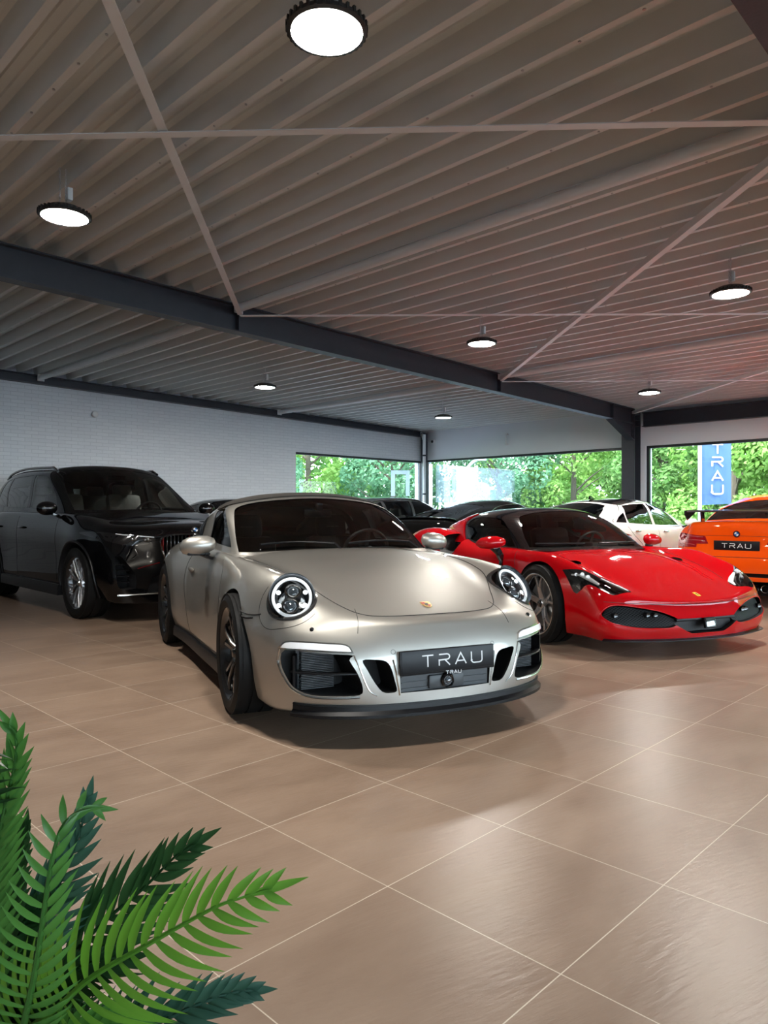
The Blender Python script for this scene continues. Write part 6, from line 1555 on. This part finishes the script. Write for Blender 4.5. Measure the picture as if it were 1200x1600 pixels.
for s in (1, -1):
    vy = 'y' if s > 0 else 'Y'
    for pts in ([(-.70, .90), (-.72, .7), (-.66, .5), (-.66, .3)], [(-1.86, .90), (-1.86, .6), (-1.82, .3)], [(-2.85, .93), (-2.75, .8), (-2.45, .62), (-2.40, .4)]): seam(wHS, pts, vy, .003, parent=WH, name='door_gap')
    for x, z in ((-1.62, .835), (-2.62, .855)):
        h, n = wHS.ray((x, s * 3, z), (0, -s, 0)); mb = MB(); mb.sphere(h + Vector((0, s * .018, 0)), .026, 16, 10, (3.8, .5, .55)); mb.build('door_handle', M_CHROME, WH)
    seam(wCS, [(-.95, .912), (-1.8, .922), (-2.6, .932), (-3.03, .985), (-2.92, 1.09), (-2.5, 1.25), (-1.9, 1.285), (-1.52, 1.28), (-1.24, 1.17)], vy, .006, .002, M_SILV, WH, 'window_trim')
h, n = wCS.ray((-2.35, 0, 3), (0, 0, -1)); mb = MB(); mb.prism([(-.09, 0), (.09, 0), (-.05, .055), (-.08, .055)], -.015, .015, 'y', Matrix.Translation(h)); mb.build('roof_antenna', M_GLOSSB, WH)

# matt black coupe
M_MATB = M_paint('satin_black_paint', (.012, .012, .012), 0.0, .42, .6)
BC = car_at('coupe_car', 13.0, 8.25, 0.0, 'black fastback coupe seen from behind, between the silver and the red sports car', 'car')
bh_ = dict(wb=2.75, xf=.85, xr=-3.88, hw=.96, hood=.92, deck=.97, sh=.90, nose=.66)
bc_ = dict(H=1.365, belt=.90, wsb=-.60, wst=-1.38, rt=-2.25, rb=-3.45, hw=.84, rw=.58, peak=-1.75, rear_z=.99)
bHS, bCS = generic_car(BC, M_MATB, bh_, bc_, [win([(-.98, .925), (-1.95, .94), (-2.55, .96), (-2.80, 1.02), (-2.55, 1.14), (-2.1, 1.24), (-1.65, 1.265), (-1.30, 1.15)], (0, 3))],
    WS_G(.93, 1.25, .72, .52), WS_G(.995, 1.25, .58, .46), glass=M_DTINT)
tail_lamp(BC, bHS, win([(.40, .80), (.42, .84), (.92, .86), (.92, .80), (.70, .79)], (0, 1, 2, 3)), m=mat('tail_lamp_dark', (.10, .004, .006), .1, coat=1))
for s in (1, -1): seam(bCS, [(-.95, .912), (-1.95, .925), (-2.6, .945), (-2.84, 1.02), (-2.57, 1.155), (-2.1, 1.255), (-1.62, 1.28), (-1.26, 1.16)], 'y' if s > 0 else 'Y', .006, .002, M_SILV, BC, 'window_trim')
mb = MB(); P = []
for k in range(13):
    y = -.70 + 1.4 * k / 12; h, n = bHS.ray((-3.66 + .10 * (y / .7) ** 2, y, 3), (0, 0, -1)); P.append(h + Vector((-.03, 0, .02)))
ribbon(mb, P, .14, .02, (.25, 0, 1)); mb.build('boot_lip_spoiler', M_GLOSSB, BC)

# dark estate with silver roof rails
ES = car_at('estate_car', 12.9, 10.75, 0.0, 'dark estate car with bright roof rails, beside the corner post', 'car')
M_DGR = M_paint('dark_grey_paint', (.03, .032, .036), .3, .3, 1.0)
eh_ = dict(wb=2.80, xf=.85, xr=-3.85, hw=.91, hood=.99, deck=1.02, sh=.92, nose=.72)
ec_ = dict(H=1.455, belt=.95, wsb=-.60, wst=-1.30, rt=-3.10, rb=-3.55, hw=.82, rw=.60, peak=-1.9, rear_z=1.05)
eHS, eCS = generic_car(ES, M_DGR, eh_, ec_, [win([(-.98, .975), (-1.80, .985), (-1.82, 1.36), (-1.50, 1.345), (-1.22, 1.22)], (0, 1, 2)), win([(-1.88, .985), (-2.60, .995), (-2.62, 1.35), (-1.88, 1.36)], (0, 1, 2, 3)), win([(-2.70, 1.0), (-3.15, 1.04), (-3.05, 1.22), (-2.70, 1.33)], (0, 1, 3))],
    WS_G(.98, 1.34, .72, .52), WS_G(1.07, 1.32, .66, .54), glass=M_TINT)
tail_lamp(ES, eHS, win([(.55, .84), (.56, .93), (.90, .94), (.90, .84)], (0, 1, 2, 3)))
for s in (1, -1):
    mb = MB(); P = []
    for k in range(14):
        x = -1.45 - 1.55 * k / 13; h, n = eCS.ray((x, s * .60, 3), (0, 0, -1)); P.append(h + Vector((0, 0, .02 if 0 < k < 13 else .002)))
    mb.tube(P, .013, 8); mb.build('roof_rail', M_CHROME, ES)
    seam(eCS, [(-.96, .962), (-1.8, .972), (-2.6, .982), (-3.2, 1.03), (-3.08, 1.24), (-2.7, 1.35), (-1.9, 1.385), (-1.48, 1.365), (-1.18, 1.23)], 'y' if s > 0 else 'Y', .007, .002, M_SILV, ES, 'window_trim')

# dark saloon behind the SUV, nose into the room
DS = car_at('saloon_car', 7.05, 8.75, -PI / 2, 'dark car between the black SUV and the silver car, only its roof visible', 'car')
dHS, dCS = generic_car(DS, M_BLK, dict(wb=2.75, xf=.80, xr=-3.75, hw=.90, hood=.96, deck=.98, sh=.88, nose=.68), dict(H=1.37, belt=.90, wsb=-.60, wst=-1.35, rt=-2.45, rb=-3.2, hw=.81, rw=.58, peak=-1.8, rear_z=1.0),
    [win([(-.98, .925), (-1.80, .935), (-1.82, 1.27), (-1.55, 1.265), (-1.28, 1.16)], (0, 1, 2)), win([(-1.90, .935), (-2.75, .955), (-2.60, 1.16), (-1.90, 1.27)], (0, 1, 3))], WS_G(.93, 1.25, .70, .50), WS_G(1.0, 1.24, .62, .48))

# car at the left edge, only its front corner reaches the picture
LE = car_at('saloon_car', 0.93, 7.55, -PI / 2, 'dark car cut off by the left edge of the photo', 'car')
lHS, lCS = generic_car(LE, M_BLK, dict(wb=2.85, xf=.85, xr=-3.85, hw=.93, hood=1.0, deck=1.02, sh=.92, nose=.74), dict(H=1.44, belt=.95, wsb=-.60, wst=-1.35, rt=-2.5, rb=-3.2, hw=.83, rw=.60, peak=-1.8, rear_z=1.05),
    [win([(-.98, .975), (-1.80, .985), (-1.82, 1.33), (-1.55, 1.32), (-1.28, 1.21)], (0, 1, 2)), win([(-1.90, .985), (-2.75, 1.0), (-2.60, 1.22), (-1.90, 1.33)], (0, 1, 3))], WS_G(.98, 1.32, .72, .52), WS_G(1.05, 1.31, .64, .50))
# ---------------------------------------------------------------- potted palm at the lower left
def leafy(name, c1, c2, rough=.38):
    m = noise_mat(name, c1, c2, 14, rough); nt = m.node_tree; b = nt.nodes['Principled BSDF']
    b.inputs['Transmission Weight'].default_value = 0.0; b.inputs['Subsurface Weight'].default_value = 0.0
    t = nt.nodes.new('ShaderNodeBsdfTranslucent'); t.inputs[0].default_value = (*[min(1, c * 1.6) for c in c2], 1)
    mx = nt.nodes.new('ShaderNodeMixShader'); mx.inputs[0].default_value = .22; o = [n for n in nt.nodes if n.type == 'OUTPUT_MATERIAL'][0]
    nt.links.new(b.outputs[0], mx.inputs[1]); nt.links.new(t.outputs[0], mx.inputs[2]); nt.links.new(mx.outputs[0], o.inputs[0]); return m
LP = [leafy('palm_leaf_bright', (.06, .19, .018), (.12, .29, .03)), leafy('palm_leaf_dark', (.012, .045, .016), (.022, .07, .022)), leafy('palm_leaf_bluish', (.018, .062, .042), (.04, .105, .075)), leafy('palm_leaf_mid', (.03, .115, .022), (.065, .19, .035)),
      leafy('palm_rib_yellow', (.30, .50, .08), (.38, .58, .12))]
def cam_pt(px, py, Y):
    X = (px - 600) / 1131 * Y; return Vector((.7009 * X + .7133 * Y, -.7133 * X + .7009 * Y, CAM_H + (799 - py) / 1131 * Y))
PB = cam_pt(-60, 1600, 1.25); PB.z = 0
PALM = empty('potted_palm', PB, 0, 'green artificial palm with feathery fronds at the lower left of the photo', 'potted plant')
PINV = Matrix.Translation(-PB)
def frond(path, n, Lmax, aL, aR, nrm, m, m_rib=None, w=.0105, droop=.25, sL=1.0, sR=1.0, t0=.06):
    """path: [(px, py, depth)] from base to tip; leaflets left and right of the rib, nrm = the side the frond shows"""
    P = open_curve([cam_pt(*p) - PB for p in path], 10); acc = [0]
    for i in range(1, len(P)): acc.append(acc[-1] + (P[i] - P[i - 1]).length)
    tot = acc[-1]
    def at(t):
        s = t * tot
        for i in range(1, len(P)):
            if acc[i] >= s:
                f = (s - acc[i - 1]) / max(1e-9, acc[i] - acc[i - 1]); return P[i - 1].lerp(P[i], f), (P[i] - P[i - 1]).normalized()
        return P[-1], (P[-1] - P[-2]).normalized()
    mb = MB(); rnd = random.Random(n + int(path[0][0]))
    mb.mi = 1; mb.tube(P, [.0055 * (1 - .75 * i / (len(P) - 1)) for i in range(len(P))], 7); mb.mi = 0
    N = Vector(nrm).normalized()
    for k in range(n):
        t = t0 + (1 - t0) * (k + .5) / n; p, tg = at(t); nn = (N - tg * N.dot(tg)).normalized(); side = nn.cross(tg)
        prof = (math.sin(PI * min(1, .18 + t * .80)) ** .7) if t < .55 else max(.22, 1 - ((t - .5) / .5) ** 1.6 * .80)
        for s, ang, sc in ((1, aL, sL), (-1, aR, sR)):
            L = Lmax * prof * sc * rnd.uniform(.93, 1.05); a = ang * (1 - .45 * t) + rnd.uniform(-.05, .05)
            d = (tg * math.cos(a) + side * s * math.sin(a)).normalized(); wv = d.cross(nn).normalized(); m_ = 7; ww = w * (0.75 + .35 * prof)
            A = []
            for j in range(m_ + 1):
                f = j / m_; c = p + d * (L * f) + tg * (L * .18 * f * f) + Vector((0, 0, -1)) * (L * droop * f * f) + nn * (L * .10 * math.sin(PI * f) )
                h = ww * (min(1, (f + .10) / .35) ** .6) * max(.02, 1 - max(0, (f - .45) / .55) ** 1.5)
                A.append((mb.bm.verts.new(c + wv * h), mb.bm.verts.new(c - nn * (h * .35)), mb.bm.verts.new(c - wv * h)))
            for j in range(m_):
                mb.face([A[j][0], A[j][1], A[j + 1][1], A[j + 1][0]]); mb.face([A[j][1], A[j][2], A[j + 1][2], A[j + 1][1]])
    tg = (P[-1] - P[-3]).normalized(); nn = (N - tg * N.dot(tg)).normalized(); wv = nn.cross(tg); A = []
    for j in range(7):
        f = j / 6; c = P[-1] + tg * (Lmax * .5 * (f - .35)); h = w * .8 * (math.sin(PI * (.15 + .85 * f)) + .02); A.append((mb.bm.verts.new(c + wv * h), mb.bm.verts.new(c - nn * h * .3), mb.bm.verts.new(c - wv * h)))
    for j in range(6): mb.face([A[j][0], A[j][1], A[j + 1][1], A[j + 1][0]]); mb.face([A[j][1], A[j][2], A[j + 1][2], A[j + 1][1]])
    return mb.build('frond', [m, m_rib or m], PALM, smooth=50, recalc=False)
C_ = -Vector((.7133, .7009, 0))       # towards the camera
UPC = (C_ + Vector((0, 0, .9))); SR = Vector((.7009, -.7133, 0))
base = [(-70, 1900, 1.22), (0, 1720, 1.16)]
# large bright frond pointing right
frond([(-70, 1900, 1.22), (20, 1650, 1.10), (100, 1566, 1.0), (148, 1524, .97), (224, 1480, .94), (280, 1448, .93), (340, 1416, .92), (380, 1402, .92), (425, 1388, .92)], 27, .150, 1.02, 1.38, C_ + Vector((0, 0, .25)), LP[0], LP[3], w=.0068, droop=.03, t0=.38)
# left frond seen nearly edge-on, yellow rib
frond([(-60, 1900, 1.2), (20, 1680, 1.0), (38, 1596, .93), (52, 1532, .90), (64, 1460, .88), (74, 1388, .87), (86, 1324, .87), (100, 1288, .88), (128, 1264, .90), (153, 1263, .92)], 38, .105, 1.45, .80, C_ + Vector((0, 0, .5)) + SR * .3, LP[3], LP[4], w=.0052, droop=.14, t0=.20)
# tall frond at the left edge
frond([(-80, 1900, 1.25), (-50, 1600, 1.15), (-20, 1400, 1.12), (0, 1300, 1.10), (14, 1236, 1.10), (24, 1192, 1.10), (25, 1152, 1.10), (16, 1135, 1.10)], 24, .115, .85, .80, C_ + Vector((0, 0, .2)), LP[3], LP[4], w=.0075, droop=.0, t0=.45)
frond([(-80, 1900, 1.3), (0, 1560, 1.25), (60, 1440, 1.22), (96, 1372, 1.2), (116, 1324, 1.2), (128, 1288, 1.2), (137, 1250, 1.2)], 20, .13, .7, .9, C_ + Vector((0, 0, .1)), LP[2], LP[1], w=.009, droop=.05, t0=.4)
frond([(-70, 1900, 1.35), (60, 1560, 1.28), (120, 1484, 1.25), (172, 1432, 1.24), (224, 1388, 1.23), (272, 1340, 1.22), (305, 1318, 1.22)], 20, .16, .75, .95, C_ + Vector((0, 0, .2)), LP[1], LP[1], w=.009, droop=.02, t0=.4)
frond([(-60, 1900, 1.2), (100, 1690, 1.15), (200, 1616, 1.1), (248, 1598, 1.09), (304, 1572, 1.08), (360, 1552, 1.08), (395, 1548, 1.08)], 20, .115, .85, .85, C_ + Vector((0, 0, .4)), LP[2], LP[2], w=.008, droop=.05, t0=.45)
frond([(-80, 1900, 1.3), (-30, 1600, 1.22), (0, 1480, 1.2), (20, 1400, 1.2), (34, 1330, 1.2), (40, 1290, 1.2)], 30, .09, .8, .8, C_ + Vector((0, 0, .1)) - SR * .2, LP[1], LP[1], w=.008, droop=.05, t0=.4)
frond([(-80, 1900, 1.3), (10, 1640, 1.25), (60, 1560, 1.22), (110, 1520, 1.2), (160, 1500, 1.2), (200, 1495, 1.2)], 26, .11, 1.0, 1.1, C_ + Vector((0, 0, .3)), LP[1], LP[1], w=.010, droop=.25, t0=.3)
frond([(-80, 1900, 1.2), (30, 1720, 1.12), (90, 1640, 1.08), (140, 1610, 1.06), (190, 1602, 1.05), (235, 1612, 1.05)], 24, .11, 1.0, 1.1, C_ + Vector((0, 0, .3)), LP[3], LP[0], w=.009, droop=.25, t0=.3)
frond([(-90, 1900, 1.35), (-40, 1600, 1.35), (-30, 1420, 1.35), (-10, 1300, 1.35), (-2, 1220, 1.35)], 30, .10, .9, .9, C_, LP[2], LP[1], w=.009, droop=.0, t0=.4)
frond([(-90, 1900, 1.3), (-40, 1650, 1.28), (-10, 1560, 1.25), (10, 1500, 1.22), (40, 1440, 1.2), (80, 1400, 1.2)], 26, .11, .9, 1.0, C_ + Vector((0, 0, .2)), LP[1], LP[1], w=.010, droop=.15, t0=.3)
# fronds on the hidden side and the pot
for k in range(5):
    a = 2.2 + .55 * k; d = Vector((math.cos(a), math.sin(a), 0)); pts = []
    for px, r, z in ((0, 0, .33), (1, .10, .55), (2, .28, .78), (3, .48, .84), (4, .62, .76)):
        w_ = PB + d * r + Vector((0, 0, z)); Yc = w_.x * .7133 + w_.y * .7009; Xc = w_.x * .7009 - w_.y * .7133; pts.append((600 + 1131 * Xc / Yc, 799 - 1131 * (w_.z - CAM_H) / Yc, Yc))
    if all(p[2] > .2 for p in pts): frond(pts, 22, .12, 1.0, 1.0, Vector((0, 0, 1)), LP[3 if k % 2 else 1], LP[3], w=.010, droop=.2, t0=.3)
mb = MB(); mb.lathe([(0, 0), (.13, 0), (.135, .01), (.165, .28), (.172, .285), (.172, .30), (.155, .30), (.150, .27), (0, .265)], 40); mb.build('pot', mat('pot_dark', (.02, .02, .022), .5), PALM)
mb = MB(); rnd = random.Random(3)
for k in range(7):
    a = k * .9; mb.tube([(.02 * math.cos(a), .02 * math.sin(a), .26), (.025 * math.cos(a), .025 * math.sin(a), .40)], .009, 7)
mb.build('stem', LP[1], PALM)
